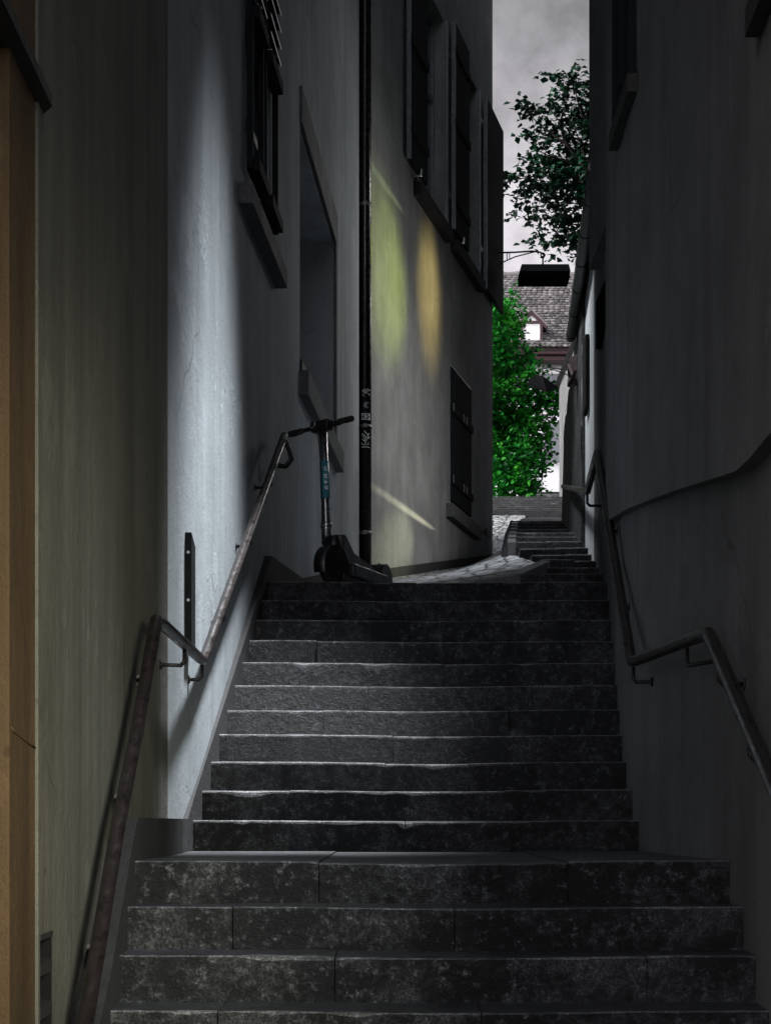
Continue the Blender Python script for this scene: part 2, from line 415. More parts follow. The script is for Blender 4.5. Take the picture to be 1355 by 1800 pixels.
# ventilation slots cut in the wall
bm = NB()
Av = Vector((A[0],A[1],0)); uB = (Vector((B[0],B[1],0))-Av).normalized(); nB = Vector((uB.y,-uB.x,0))
obox(bm, Av, uB, UP, nB, .024, .256, -.335, -.318, -.05, .003)
for zz in (-.42, -.545, -.67, -.79, -.91, -1.03, -1.15):
    c = []
    for d, dz in ((-.15, .025), (.001, 0)):
        for s_, z_ in ((.031,-.018),(.249,-.018),(.249,.018),(.031,.018)):
            c.append(Av+uB*s_+UP*(zz+z_+dz)+nB*d)
    faces_from(bm, c, BOXF)
put('vent_louvre', bm, M['skirt'], nh)

# ------------------------------------------------------------------ left far house (two faces meeting at the drainpipe)
fh = thing('town_house', 'tall blue grey plastered house beside the stairs with shuttered windows', 'house', (-.9, 12.0, -.2))
bm = NB()
curve = [(-1.30,9.66),(-1.056,9.662),(-1.018,9.95),(-.984,10.28),(-.960,10.60),(CX(10.95),10.95)]
for a, b in zip(curve, curve[1:]):
    wall_face(bm, a, b, -.6, HT, (), .3, 1)
CA = (CX(10.95), 10.95); CB = (CX(22.7), 22.7)
uC = (Vector((CB[0],CB[1],0))-Vector((CA[0],CA[1],0))).normalized(); CAv = Vector((CA[0],CA[1],0)); nC = Vector((uC.y,-uC.x,0))
sC = lambda Y: S(CAv, uC, Y)
holesC = [(sC(12.32), sC(13.62), 3.84, 5.75), (sC(15.67), sC(18.9), 3.53, 5.47)]
wall_face(bm, CA, CB, -.6, HT, holesC, .36, 1, True, 0, 2)
DA = CB; DB = (DX(31.5), 31.5)
uD = (Vector((DB[0],DB[1],0))-Vector((DA[0],DA[1],0))).normalized(); DAv = Vector((DA[0],DA[1],0)); nD = Vector((uD.y,-uD.x,0))
sD = lambda Y: S(DAv, uD, Y)
holesD = [(sD(27.86), sD(29.52), 4.44, 6.38), (sD(26.05), sD(27.52), 8.16, 11.0), (sD(29.06), sD(30.12), 8.16, 11.0)]
wall_face(bm, DA, DB, .5, HT, holesD, .26, 1, True, 1, 2)
faces_from(bm, [(DB[0],DB[1],.5),(-9,33.2,.5),(-9,33.2,HT),(DB[0],DB[1],HT)], [(0,1,2,3)], 1)
faces_from(bm, [(*c_, HT) for c_ in curve]+[(CB[0],CB[1],HT),(DB[0],DB[1],HT),(-9,33.2,HT),(-9,9.66,HT)], [tuple(range(len(curve)+4))])
faces_from(bm, [(-1.30,9.66,-.6),(-9,9.66,-.6),(-9,9.66,HT),(-1.3,9.66,HT)], [(0,1,2,3)])
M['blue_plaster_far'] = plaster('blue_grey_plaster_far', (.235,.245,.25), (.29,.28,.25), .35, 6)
put('wall', bm, [M['blue_plaster'], M['blue_plaster_far'], M['recess']], fh)
bm = NB(); prism(bm, [(-1.2,9.7,HT),(-.35,9.7,HT),(.15,22.5,HT),(2.2,31.9,HT),(-1,32,HT)], (0,0,.25)); put('eave', bm, M['brown'], fh)  # overhang out of view, added to darken the wall tops
# skirting along stairs and along the upper lane
bm = NB()
kn = [(9.5,-.962,.022),(10.02,-.985,.023),(10.3,SKX(10.3),.175),(11,SKX(11),.545),(12,SKX(12),1.073),(13,SKX(13),1.60),(13.34,SKX(13.34),1.778),(15.3,SKX(15.3),1.86),(18,CX(18)+.04,2.24),(22.62,CX(22.6)+.035,2.80)]
for (y0,x0,z0),(y1,x1,z1) in zip(kn, kn[1:]):
    w0, w1 = CX(y0)-.14, CX(y1)-.14
    faces_from(bm, [(x0,y0,-.7),(x1,y1,-.7),(x1,y1,z1),(x0,y0,z0),(w0,y0,z0),(w1,y1,z1)], [(0,1,2,3),(3,2,5,4)])
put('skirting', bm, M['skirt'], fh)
bm = NB()
A0, A1 = sD(22.78), sD(31.5)
for k in range(12):
    t0, t1 = k/12, (k+1)/12
    s0, s1 = A0+(A1-A0)*t0, A0+(A1-A0)*t1
    zt = lambda t: 2.86+(4.22-2.86)*t
    c = []
    for d in (.0, .03):
        for s_, z_ in ((s0,.6),(s1,.6),(s1,zt(t1)),(s0,zt(t0))): c.append(DAv+uD*s_+UP*z_+nD*d)
    faces_from(bm, c, BOXF)
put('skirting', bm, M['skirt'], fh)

# --- shuttered window high on the near face
def window_frame(bm, O, u, n, s0, s1, z0, z1, d, t=.06, th=.05, bars=(), mull=()):
    obox(bm, O,u,UP,n, s0,s0+t, z0,z1, d,d+th); obox(bm, O,u,UP,n, s1-t,s1, z0,z1, d,d+th)
    obox(bm, O,u,UP,n, s0+t,s1-t, z0,z0+t, d,d+th-.002); obox(bm, O,u,UP,n, s0+t,s1-t, z1-t,z1, d,d+th-.002)
    for m_ in mull: obox(bm, O,u,UP,n, m_-t*.6,m_+t*.6, z0+t,z1-t, d,d+th+.006)
    for b_ in bars: obox(bm, O,u,UP,n, s0+t,s1-t, b_-t*.4,b_+t*.4, d,d+th-.006)
O, u, n = CAv, uC, nC
s0, s1 = sC(12.32), sC(13.62)
sm = (s0+s1)/2
bm = NB(); window_frame(bm, O,u,n, s0,s1, 3.84,5.75, -.10, .07,.06, (4.5,5.1), (sm,))
win = put('window', bm, M['frame'], fh)
bm = NB(); obox(bm, O,u,UP,n, s0+.05,s1-.05, 3.88,5.7, -.085,-.075); put('pane', bm, M['glass'], win)
bm = NB(); obox(bm, O,u,UP,n, sC(12.05),sC(13.98), 3.722,3.845, -.02,.085); bevel(bm,.006,2)
put('window_sill', bm, M['sillstone'], fh)
# two open louvred leaves, hinged at the jambs, with deep rails
for (a, b) in ((s0-.01, sm-.06), (sm+.06, s1+.10)):
    bm = NB()
    obox(bm, O,u,UP,n, a,a+.045, 4.02,6.4, .012,.05)
    obox(bm, O,u,UP,n, b-.045,b, 4.02,6.4, .012,.05)
    for zz in (4.02, 4.96, 5.9):
        obox(bm, O,u,UP,n, a+.045,b-.045, zz,zz+.075, .010,.088)
    put('shutter_frame', bm, M['shutter'], win)
    bm = NB()
    for k in range(7):
        zz = 5.06+k*.115
        c = []
        for d, dz in ((.015,.05),(.075,-.02)):
            for s_, z_ in ((a+.046,-.006),(b-.046,-.006),(b-.046,.006),(a+.046,.006)):
                c.append(O+u*s_+UP*(zz+z_+dz)+n*d)
        faces_from(bm, c, BOXF)
    put('louvre', bm, M['glass'], win)
# --- tall niche with stone surround
bm = NB()
s0, s1 = sC(15.67), sC(18.9)
obox(bm, O,u,UP,n, s0-.02,s1+.16, 5.47,5.75, -.01,.022)
obox(bm, O,u,UP,n, s1,s1+.16, 3.53,5.468, -.01,.020)
put('window_surround', bm, M['sillstone'], fh)
bm = NB()
obox(bm, O,u,UP,n, s0-.04,s1+.2, 3.335,3.53, -.02,.075); bevel(bm,.008,2)
put('window_sill', bm, M['sillstone'], fh)
bm = NB(); obox(bm, O,u,UP,n, s0+.001,s1-.001, 3.531,3.62, -.3,.02); put('sill_gap_dark', bm, M['coping'], fh)  # black strip put in for the dark gap above the niche sill

# --- upper pair of windows with open shutters on the far face
O, u, n = DAv, uD, nD
def plank_shutter(name, a, b, z0, z1, d, parent, th=.045):
    bm = NB()
    N = 4
    for k in range(N):
        q0 = a+(b-a)*k/N; q1 = a+(b-a)*(k+1)/N
        obox(bm, O,u,UP,n, q0+.003,q1-.003, z0,z1, d,d+th)
    for zz in (z0+.35, (z0+z1)/2, z1-.45):
        obox(bm, O,u,UP,n, a+.02,b-.02, zz,zz+.11, d+th-.004,d+th+.026)
    return put(name, bm, M['shutter'], parent)
def edge_strip(a, z0, z1, d, parent, wd=.03):
    bm = NB(); obox(bm, O,u,UP,n, a-wd,a-.002, z0,z1, d,d+.055); return put('shutter_frame', bm, M['frame'], parent)
for (sh0, sh1, w0, w1, sl0, sl1) in ((24.9,25.95,26.05,27.52,25.5,27.62),(27.86,28.96,29.06,30.12,28.0,30.2)):
    bm = NB(); window_frame(bm, O,u,n, sD(w0),sD(w1), 8.16,11.0, -.2, .08,.07, (9.9,), ((sD(w0)+sD(w1))/2,))
    wf = put('window', bm, M['frame'], fh)
    bm = NB(); obox(bm, O,u,UP,n, sD(w0)+.06,sD(w1)-.06, 8.2,10.96, -.18,-.17); put('pane', bm, M['glass'], wf)
    bm = NB(); obox(bm, O,u,UP,n, sD(sl0),sD(sl1), 7.98,8.15, -.02,.11); bevel(bm,.008,2); put('window_sill', bm, M['skirt'], fh)
    plank_shutter('shutter', sD(sh0), sD(sh1), 8.24, 11.12, .05, fh)
    edge_strip(sD(sh0), 8.24, 11.12, .045, fh)
    bm = NB(); obox(bm, O,u,UP,n, sD(w1)-.02,sD(w1)+.03, 8.2,11.0, .004,.05); put('shutter_frame', bm, M['frame'], fh)
    for zz in (8.62, 10.55):
        bm = NB(); obox(bm, O,u,UP,n, sD(w1)+.0,sD(w1)+.26, zz,zz+.06, .01,.052); put('hinge', bm, M['zinc'], fh)
    bm = NB(); tube(bm, [O+u*sD(sh0+.5)+UP*8.19+n*.0, O+u*sD(sh0+.5)+UP*8.19+n*.12, O+u*sD(sh0+.5)+UP*8.27+n*.125], .018, 8)
    put('shutter_dog', bm, M['steel'], fh)
bm = NB()   # last shutter stands out past the end of the wall
p0 = O+u*sD(30.45)+n*.05; p1 = O+u*sD(31.5)+n*.05; p2 = p1+Vector((.10,.45,0))
for a_, b_ in ((p0,p1),(p1,p2)):
    uu = (b_-a_).normalized(); nn = Vector((uu.y,-uu.x,0))
    obox(bm, a_, uu, UP, nn, .002, (b_-a_).length, 8.10, 11.0, 0, .05)
put('shutter', bm, M['shutter'], fh)
edge_strip(sD(30.45), 8.1, 11.0, .045, fh)
# --- lower closed shutters
ss0, ss1 = sD(27.86), sD(29.52)
bm = NB(); window_frame(bm, O,u,n, ss0-.02,ss1+.02, 4.42,6.39, -.03, .05,.05); wl = put('window', bm, M['frame'], fh)
smid = (ss0+ss1)/2
for a, b in ((ss0+.035, smid-.012), (smid+.012, ss1-.035)):
    bm = NB(); N = 4
    for k in range(N):
        q0 = a+(b-a)*k/N; q1 = a+(b-a)*(k+1)/N
        obox(bm, O,u,UP,n, q0+.003,q1-.003, 4.5,6.35, -.012,.032)
    for zz in (4.72, 5.72):
        obox(bm, O,u,UP,n, a+.01,b-.01, zz,zz+.10, .030,.062)
    put('shutter', bm, M['shutter'], wl)
for zz in (4.75, 5.75):
    for a in (ss0+.02, smid-.02, smid+.2):
        bm = NB(); obox(bm, O,u,UP,n, a,a+.04, zz-.02,zz+.09, .055,.072); put('latch', bm, M['zinc'], wl)
bm = NB(); obox(bm, O,u,UP,n, sD(27.66),sD(29.98), 4.225,4.415, -.02,.10); bevel(bm,.008,2); put('window_sill', bm, M['sillstone'], fh)
bm = NB()
q = O+u*sD(30.45)+UP*4.42
tube(bm, [q-n*.01, q+n*.07], .014, 8); obox(bm, q, u, UP, n, -.02,.22, -.05,.06, .06,.10)
put('shutter_dog', bm, M['iron'], fh)

# ------------------------------------------------------------------ drainpipe in the corner
px_, py_ = -.226, 22.28; pr = .070
dp = thing('drainpipe', 'black cast iron drainpipe covered with small stickers in the corner of the left house', 'drainpipe', (px_, py_, 2.7))
bm = NB(); cyl(bm, (px_,py_,2.55), (px_,py_,HT-.5), pr, 24); put('pipe', bm, M['pipe'], dp)
for zz in (3.22, 4.40, 6.86, 9.3):
    bm = NB()
    cyl(bm, (px_,py_,zz-.018), (px_,py_,zz+.018), pr+.008, 24)
    tube(bm, [(px_-.06,py_-.0,zz), (px_-.13,py_+.05,zz)], .012, 8)
    obox(bm, (px_,py_-pr-.006,zz), (1,0,0), (0,0,1), (0,-1,0), -.02,.02, -.022,.022, 0,.02)
    put('clamp', bm, M['zinc'], dp)
bm = NB(); tube(bm, [(px_-.005,py_-pr-.010,4.80),(px_-.004,py_-pr-.010,7.2),(px_-.006,py_-pr-.010,HT-1)], .007, 8); put('cable', bm, M['zinc'], dp)
bm = NB(); tube(bm, [(px_-.05,py_,5.15),(px_-.085,py_-.01,5.03),(px_-.115,py_,4.97),(px_-.15,py_,4.97)], .008, 8); put('hook', bm, M['zinc'], dp)
def onpipe(u_, v_, zc, r_):
    a = u_/pr*1.0
    return Vector((px_+math.sin(a)*r_, py_-math.cos(a)*r_, zc+v_))
def pipe_patch(bm, u0,u1,v0,v1, zc, r_, mi=0, N=8):
    for k in range(N):
        a, b = u0+(u1-u0)*k/N, u0+(u1-u0)*(k+1)/N
        faces_from(bm, [onpipe(a,v0,zc,r_),onpipe(b,v0,zc,r_),onpipe(b,v1,zc,r_),onpipe(a,v1,zc,r_)], [(0,1,2,3)], mi)
def pipe_stroke(bm, pl, wd, zc, r_, mi=0):
    pts = []
    for a, b in zip(pl, pl[1:]):
        for k in range(4): pts.append((a[0]+(b[0]-a[0])*k/4, a[1]+(b[1]-a[1])*k/4))
    pts.append(pl[-1])
    for a, b in zip(pts, pts[1:]):
        dx, dy = b[0]-a[0], b[1]-a[1]; l_ = math.hypot(dx,dy) or 1; nx, ny = -dy/l_*wd/2, dx/l_*wd/2
        ex, ey = dx/l_*wd*.3, dy/l_*wd*.3
        faces_from(bm, [onpipe(a[0]-ex+nx,a[1]-ey+ny,zc,r_),onpipe(b[0]+ex+nx,b[1]+ey+ny,zc,r_),onpipe(b[0]+ex-nx,b[1]+ey-ny,zc,r_),onpipe(a[0]-ex-nx,a[1]-ey-ny,zc,r_)], [(0,1,2,3)], mi)
zpx = lambda y: (HY-y)/F*(py_-pr)
u_of = lambda x: (x-250)/15/F*22.2     # from the enlarged crop, 15 px per photo px, pipe centre at 250
def crop(pts, yc): return [(u_of(x), -(y-yc)/15/F*22.2) for x, y in pts]
# spiral sun sticker
bm = NB(); yc = 200; zc = zpx(675+yc/15)
sp = [(255+ (14+58*t)*math.cos(-.6-t*8.6), 200+(10+56*t)*math.sin(-.6-t*8.6)) for t in [i/22 for i in range(23)]]
pipe_stroke(bm, crop(sp, yc), .0072, zc, pr+.003)
for a, b in (((320,115),(345,150)),((365,165),(390,150)),((335,255),(375,280)),((250,305),(250,335)),((180,265),(212,298))):
    pipe_stroke(bm, crop([a,b], yc), .008, zc, pr+.003)
put('sticker', bm, M['mark'], dp)
# round sticker
bm = NB(); yc = 550; zc = zpx(675+yc/15)
ring = [(295+72*math.cos(t), 550+75*math.sin(t)) for t in [i*math.pi/14 for i in range(4, 26)]]
pipe_stroke(bm, crop(ring, yc), .008, zc, pr+.003)
pipe_patch(bm, u_of(250), u_of(300), -.022, .018, zc, pr+.0025)
put('sticker', bm, M['sticker'], dp)
# framed sticker with two facing triangles
bm = NB(); yc = 850; zc = zpx(675+yc/15)
pipe_stroke(bm, crop([(160,780),(385,780),(385,930),(165,930),(160,780)], yc), .0085, zc, pr+.003)
pipe_stroke(bm, crop([(265,790),(270,925)], yc), .012, zc, pr+.003)
pipe_stroke(bm, crop([(190,800),(250,860),(195,915)], yc), .006, zc, pr+.003)
pipe_stroke(bm, crop([(375,800),(300,855),(375,915)], yc), .008, zc, pr+.003)
put('sticker', bm, M['mark'], dp)
# branching sticker
bm = NB(); yc = 1450; zc = zpx(675+yc/15)
for pl, wd in (([(240,1235),(275,1290),(320,1320),(325,1400),(285,1490)],.009), ([(365,1285),(345,1340),(330,1330)],.008), ([(370,1380),(350,1430),(330,1400)],.008),
               ([(180,1300),(250,1370),(280,1400)],.0085), ([(155,1335),(215,1395),(245,1430)],.0085), ([(180,1440),(225,1500),(260,1440),(285,1400)],.0085),
               ([(255,1490),(258,1605)],.009), ([(150,1545),(185,1595),(225,1600)],.007), ([(165,1665),(270,1655),(375,1668)],.010), ([(300,1560),(360,1530)],.005),([(300,1600),(365,1580)],.005)):
    pipe_stroke(bm, crop(pl, yc), wd, zc, pr+.003)
put('sticker', bm, M['mark'], dp)

# ------------------------------------------------------------------ right near house
rh = thing('town_house', 'tall dark grey plastered house along the right handrail with overhanging upper wall', 'house', (1.5, 9, -1.6))
bm = NB()
pl = [(b, a) for a, b in RB]
for a, b in zip(pl, pl[1:]): wall_face(bm, a, b, -1.7, HT, (), .2, -1)
faces_from(bm, [(pl[0][0],2.6,-1.7),(9,2.6,-1.7),(9,2.6,HT),(pl[0][0],2.6,HT)], [(0,1,2,3)])
faces_from(bm, [(pl[-1][0],15.6,-1.7),(9,15.6,-1.7),(9,15.6,HT),(pl[-1][0],15.6,HT)], [(0,1,2,3)])
faces_from(bm, [(x,y,HT) for x,y in pl]+[(9,15.6,HT),(9,2.6,HT)], [tuple(range(len(pl)+2))])
put('wall', bm, M['right_plaster'], rh)
bm = NB()   # upper wall, one hand thick in front of the lower one; its lower edge follows the stairs
led = [(2.6,1.21),(6.2,1.21),(6.7,1.215),(7.04,1.235),(8.6,1.425),(10.2,1.60),(11.3,1.715),(11.84,1.77),(12.0,1.70)]
T = .055
wy = [(-6,None)]
for (y0,z0),(y1,z1) in zip(led, led[1:]):
    x0, x1 = rbx(y0)-T, rbx(y1)-T
    faces_from(bm, [(x0,y0,z0),(x1,y1,z1),(x1,y1,HT-.01),(x0,y0,HT-.01),(x0+T,y0,z0),(x1+T,y1,z1)], [(0,1,2,3),(0,1,5,4)])
y1 = 12.0; faces_from(bm, [(rbx(y1)-T,y1,1.70),(rbx(y1)+.02,y1,1.70),(rbx(y1)+.02,y1,HT-.01),(rbx(y1)-T,y1,HT-.01)], [(0,1,2,3)])
put('upper_wall', bm, M['right_plaster'], rh)
bm = NB(); box(bm, 1.418, 1.70, 12.75, 14.0, 3.86, HT-.02); put('bay', bm, M['right_plaster'], rh)
bm = NB(); prism(bm, [(.75,2.6,HT+.01),(.75,10,HT+.01),(1.1,15.6,HT+.01),(4,15.6,HT+.01),(4,2.6,HT+.01)], (0,0,.25)); put('eave', bm, M['brown'], rh)  # added above the view to narrow the sky slot and darken the walls
bm = NB(); box(bm, 1.475, 1.62, 13.2, 14.1, 3.33, 3.66); put('niche_box', bm, M['recess'], rh)
# two windows high up, seen edge-on
for (y0, y1, z0, z1) in ((9.85, 10.6, 3.66, 5.4), (5.1, 6.35, 2.60, 4.2)):
    bm = NB(); xa, xb = rbx(y0)-T, rbx(y1)-T
    Ov = Vector((xa, y0, 0)); uu = (Vector((xb,y1,0))-Ov).normalized(); nn = Vector((-uu.y,uu.x,0)); ln = (Vector((xb,y1,0))-Ov).length
    window_frame(bm, Ov,uu,nn, 0,ln, z0,z1, .004, .09,.035, ((z0+z1)/2,), (ln/2,)); wf = put('window', bm, M['shutter'], rh)
    bm = NB(); obox(bm, Ov,uu,UP,nn, .05,ln-.05, z0+.05,z1-.05, .003,.012); put('pane', bm, M['glass'], wf)
    bm = NB(); obox(bm, Ov,uu,UP,nn, -.06,ln+.06, z0-.09,z0-.002, .002,.05); put('window_sill', bm, M['coping'], rh)

# ------------------------------------------------------------------ right far house with gutter, pale wall and dark stone wall
wh = thing('cottage', 'low house with pale and dark stone walls and a banded zinc gutter', 'house', (1.9, 18, 2.2))
R2 = lambda Y: 1.62+.0585*(Y-15.6)
bm = NB()
sw = lambda Y: (Y-15.602)/1.0
A2 = Vector((R2(15.602),15.602,0)); B2 = Vector((R2(17.3),17.3,0)); u2 = (B2-A2).normalized(); n2 = Vector((-u2.y,u2.x,0))
wall_face(bm, A2, B2, 1.5, 4.5, [], .1, -1, True, 0, 1)
put('wall', bm, [M['far_plaster'], M['recess']], wh)
bm = NB(); obox(bm, A2,u2,UP,n2, .80,1.28, 3.42,4.0, .003,.035); bevel(bm,.006,1); put('shutter', bm, M['shutter'], wh)
bm = NB()   # battered dark stone wall
y0, y1 = 17.303, 23.3
NS, NZ = 26, 22
grid = []
for i in range(NS+1):
    Y = y0+(y1-y0)*i/NS; row = []
    for j in range(NZ+1):
        z = 1.9+(4.62-1.9)*j/NZ
        x = R2(Y)-.03+.03*(z-3.5)*(i/NS) + .02*noise.noise(Vector((Y*2.2, z*2.6, 3)))
        row.append(bm.verts.new((x, Y, z)))
    grid.append(row)
for i in range(NS):
    for j in range(NZ): bm.faces.new((grid[i][j],grid[i+1][j],grid[i+1][j+1],grid[i][j+1]))
xe = grid[NS][0].co.x
faces_from(bm, [grid[NS][0].co.copy(), (xe+4,y1,1.9), (xe+4,y1,4.62), grid[NS][NZ].co.copy()], [(0,1,2,3)])
faces_from(bm, [grid[0][0].co.copy(), (R2(y0)+.1,y0,1.9), (R2(y0)+.1,y0,4.62), grid[0][NZ].co.copy()], [(0,1,2,3)])
put('stone_wall', bm, M['dark_stone'], wh)
bm = NB()
G = lambda Y: 1.458+.0585*(Y-14.1)
seg = [Vector((G(Y), Y, 4.56)) for Y in (13.94,15,16,17,18,18.85)]
tube(bm, seg, .045, 14); put('gutter', bm, M['zinc'], wh)
for Y in (14.7, 15.5, 16.3, 17.1, 17.9, 18.7):
    bm = NB(); cyl(bm, (G(Y),Y-.015,4.56), (G(Y)+.001,Y+.015,4.56), .050, 14); put('gutter_band', bm, M['iron'], wh)
bm = NB()
for d0, d1, z0, z1 in ((.075,.10,4.47,4.66),(.12,.15,4.42,4.66)):
    prism(bm, [(G(14.05)+d0,14.05,z0),(G(14.05)+d1,14.05,z0),(G(18.8)+d1,18.8,z0),(G(18.8)+d0,18.8,z0)], (0,0,z1-z0))
prism(bm, [(G(14.05)+.152,14.05,4.50),(G(14.05)+.5,14.05,4.50),(G(18.6)+.5,18.6,4.50),(G(18.6)+.152,18.6,4.50)], (0,0,.05))
put('fascia', bm, M['brown'], wh)
bm = NB()
faces_from(bm, [(G(14.05)-.02,14.05,4.66),(G(18.85)-.02,18.85,4.66),(G(18.85)+4,18.85,6.9),(G(14.05)+4,14.05,6.9),(G(14.05)-.02,14.05,4.60),(G(18.85)-.02,18.85,4.60),(G(18.85)+4,18.85,6.84),(G(14.05)+4,14.05,6.84)], BOXF)
put('roof', bm, M['tile'], wh)
bm = NB()   # timber bracket under the eave end
b0 = Vector((R2(18.4)-.05, 18.4, 4.0))
prism(bm, [b0, b0+Vector((-.05,.05,.22)), b0+Vector((-.05,.05,.28)), b0+Vector((.02,0,.30))], (.006,.10,0))
tube(bm, [b0+Vector((0,-.1,.0)), b0+Vector((-.05,.02,.20)), b0+Vector((-.03,.10,.05))], .018, 8)
tube(bm, [b0+Vector((-.01,-.2,.12)), b0+Vector((-.05,.02,.02)), b0+Vector((-.02,.16,.22))], .016, 8)
put('bracket', bm, M['brown'], wh)

bh = thing('town_house', 'unseen tall grey house added behind the low cottage to shade the lane', 'house', (6, 24, 2))  # added out of view to cut sky light on the far left wall
bm = NB(); box(bm, 3.75, 11, 15.75, 33, 1.5, 15.5); put('wall', bm, M['right_plaster'], bh)
bm = NB(); prism(bm, [(3.55,15.6,15.5),(11.2,15.6,15.5),(7.4,15.6,18.2)], (0,17.5,0)); put('roof', bm, M['tile'], bh)
# house further up on the right (carries the second lamp)
sh = thing('side_house', 'grey house hidden behind the dark stone wall at the top of the lane', 'house', (6, 46, 7))
bm = NB(); box(bm, 4.32, 9, 43.5, 50, 4.5, 10.95); put('wall', bm, M['right_plaster'], sh)
bm = NB(); prism(bm, [(4.2,43.3,10.9),(9.2,43.3,10.9),(6.7,43.3,13.2)], (0,6.9,0)); put('roof', bm, M['tile'], sh)

# ------------------------------------------------------------------ stairs
def step_mesh(bm, x0, x1, Y, zt, depth, h, joints=(), seed=0, gap=.002, sta=.045, bev=.0065, amp=.0035):
    if joints: box(bm, x0+.01, x1-.01, Y+.03, Y+depth-.02, zt-h, zt-.045, 0)
    cuts = [x0]+sorted(j for j in joints if x0 < j < x1)+[x1]
    for bi in range(len(cuts)-1):
        a, b = cuts[bi]+(gap if bi else 0), cuts[bi+1]-(gap if bi < len(cuts)-2 else 0)
        dz = (noise.noise(Vector((bi*3.1+.37, seed*1.7+.21, .5))))*.009
        dy = (noise.noise(Vector((bi*5.3+.37, seed*2.9+.11, 9.5))))*.016
        N = max(2, int((b-a)/sta)); rows = []
        for i in range(N+1):
            x = a+(b-a)*i/N
            k1 = noise.noise(Vector((x*7, seed*3.3, .5)))*amp + noise.noise(Vector((x*23, seed*5.1, 2)))*amp*.7
            k2 = noise.noise(Vector((x*6, seed*2.1, 7.5)))*amp + noise.noise(Vector((x*27, seed*4.1, 4)))*amp*.7
            bv = bev*(1+.7*noise.noise(Vector((x*9, seed*1.3, 11))))
            bv += max(0, noise.noise(Vector((x*5.5, seed*7.7, 3.3)))-.36)*.05
            sag = -.009*math.exp(-((x-.25)/.55)**2)
            k2 += sag; 
            if bi and i == 0 or (bi < len(cuts)-2 and i == N): bv *= 1.5
            pr_ = [(Y+dy+k1*.6, zt-h), (Y+dy+k1, zt+dz+sag-bv*2.2), (Y+dy+k1+bv*.25, zt+dz+sag-bv*.7), (Y+dy+bv*.9+k1, zt+dz+sag-.001), (Y+dy+bv*2.2, zt+dz+sag+(k2-sag)*.4), (Y+dy+depth*.5, zt+dz+k2*.6-.003), (Y+depth, zt+dz)]
            rows.append([bm.verts.new((x, p[0], p[1])) for p in pr_])
        for i in range(N):
            for j in range(len(rows[0])-1):
                f = bm.faces.new((rows[i][j], rows[i+1][j], rows[i+1][j+1], rows[i][j+1]))
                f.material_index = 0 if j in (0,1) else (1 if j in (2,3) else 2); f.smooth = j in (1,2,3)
        for r_ in (rows[0], rows[-1]):
            bm.faces.new(r_ + [bm.verts.new((r_[0].co.x, r_[-1].co.y, r_[0].co.z))]).material_index = 0
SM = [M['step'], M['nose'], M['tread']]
rr = .157
st = thing('stone_staircase', 'dark stone steps of the lower flight up to the landing, in the foreground', 'stairs', (0.2, 6, -1.6))
lowY = [7.55, 7.23, 6.91, 6.59] + [6.59-.31*k for k in range(1, 7)]
J = random.Random(3)
for k, Y in enumerate(lowY):
    bm = NB(); z = -.141-rr*k
    dep = 2.75 if k == 0 else lowY[k-1]-Y+.06
    js = [1.294-.61, -.25] if k == 0 else ([.33+J.uniform(-.2,.3), -.55] if k % 2 else [-.2+J.uniform(-.3,.3), .9])
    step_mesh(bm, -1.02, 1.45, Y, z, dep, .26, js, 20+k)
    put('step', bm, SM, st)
st2 = thing('stone_staircase', 'dark stone steps of the long upper flight between the two brown handrails', 'stairs', (0.2, 11.6, -.14))
for k in range(11):
    Y = 10.18+.295*k; z = -.141+rr*(k+1)
    if k == 10: Y = 13.13
    dep = .36 if k < 10 else 1.5
    bm = NB()
    js = {0:[.1], 1:[.62,-.5], 2:[.45,.0], 3:[.04], 4:[.7,-.35], 5:[-.1,.85], 6:[.35], 7:[-.42,.6], 8:[-.15,.25], 9:[.5], 10:[.205]}[k]
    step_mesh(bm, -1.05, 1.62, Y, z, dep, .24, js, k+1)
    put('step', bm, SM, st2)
# shallow steps beyond the landing, along the right-hand wall
st3 = thing('stone_staircase', 'shallow dark steps beside the cobbled ramp beyond the top of the main flight', 'stairs', (1.3, 15, 1.7))
fy = [13.87,14.65,15.35,16.09,16.73,17.37]; fl = [905,957,950,934,914,891]
for k, Y in enumerate(fy):
    bm = NB(); z = 1.586+.142*(k+1); x0 = (fl[k]-677.5)/F*Y
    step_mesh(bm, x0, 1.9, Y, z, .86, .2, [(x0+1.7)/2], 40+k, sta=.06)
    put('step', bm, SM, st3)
gy = [18.3,19.3,20.3,21.3,22.3,23.3]
for k, Y in enumerate(gy):
    bm = NB(); z = 2.438+.179*(k+1); x0 = (892+k-677.5)/F*Y
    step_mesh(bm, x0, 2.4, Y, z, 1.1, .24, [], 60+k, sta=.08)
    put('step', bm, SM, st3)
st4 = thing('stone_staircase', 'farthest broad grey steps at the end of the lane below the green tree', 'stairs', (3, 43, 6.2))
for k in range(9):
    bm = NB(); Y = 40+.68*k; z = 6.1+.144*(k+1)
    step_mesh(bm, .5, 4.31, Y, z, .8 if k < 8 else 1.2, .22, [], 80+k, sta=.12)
    put('step', bm, SM, st4)

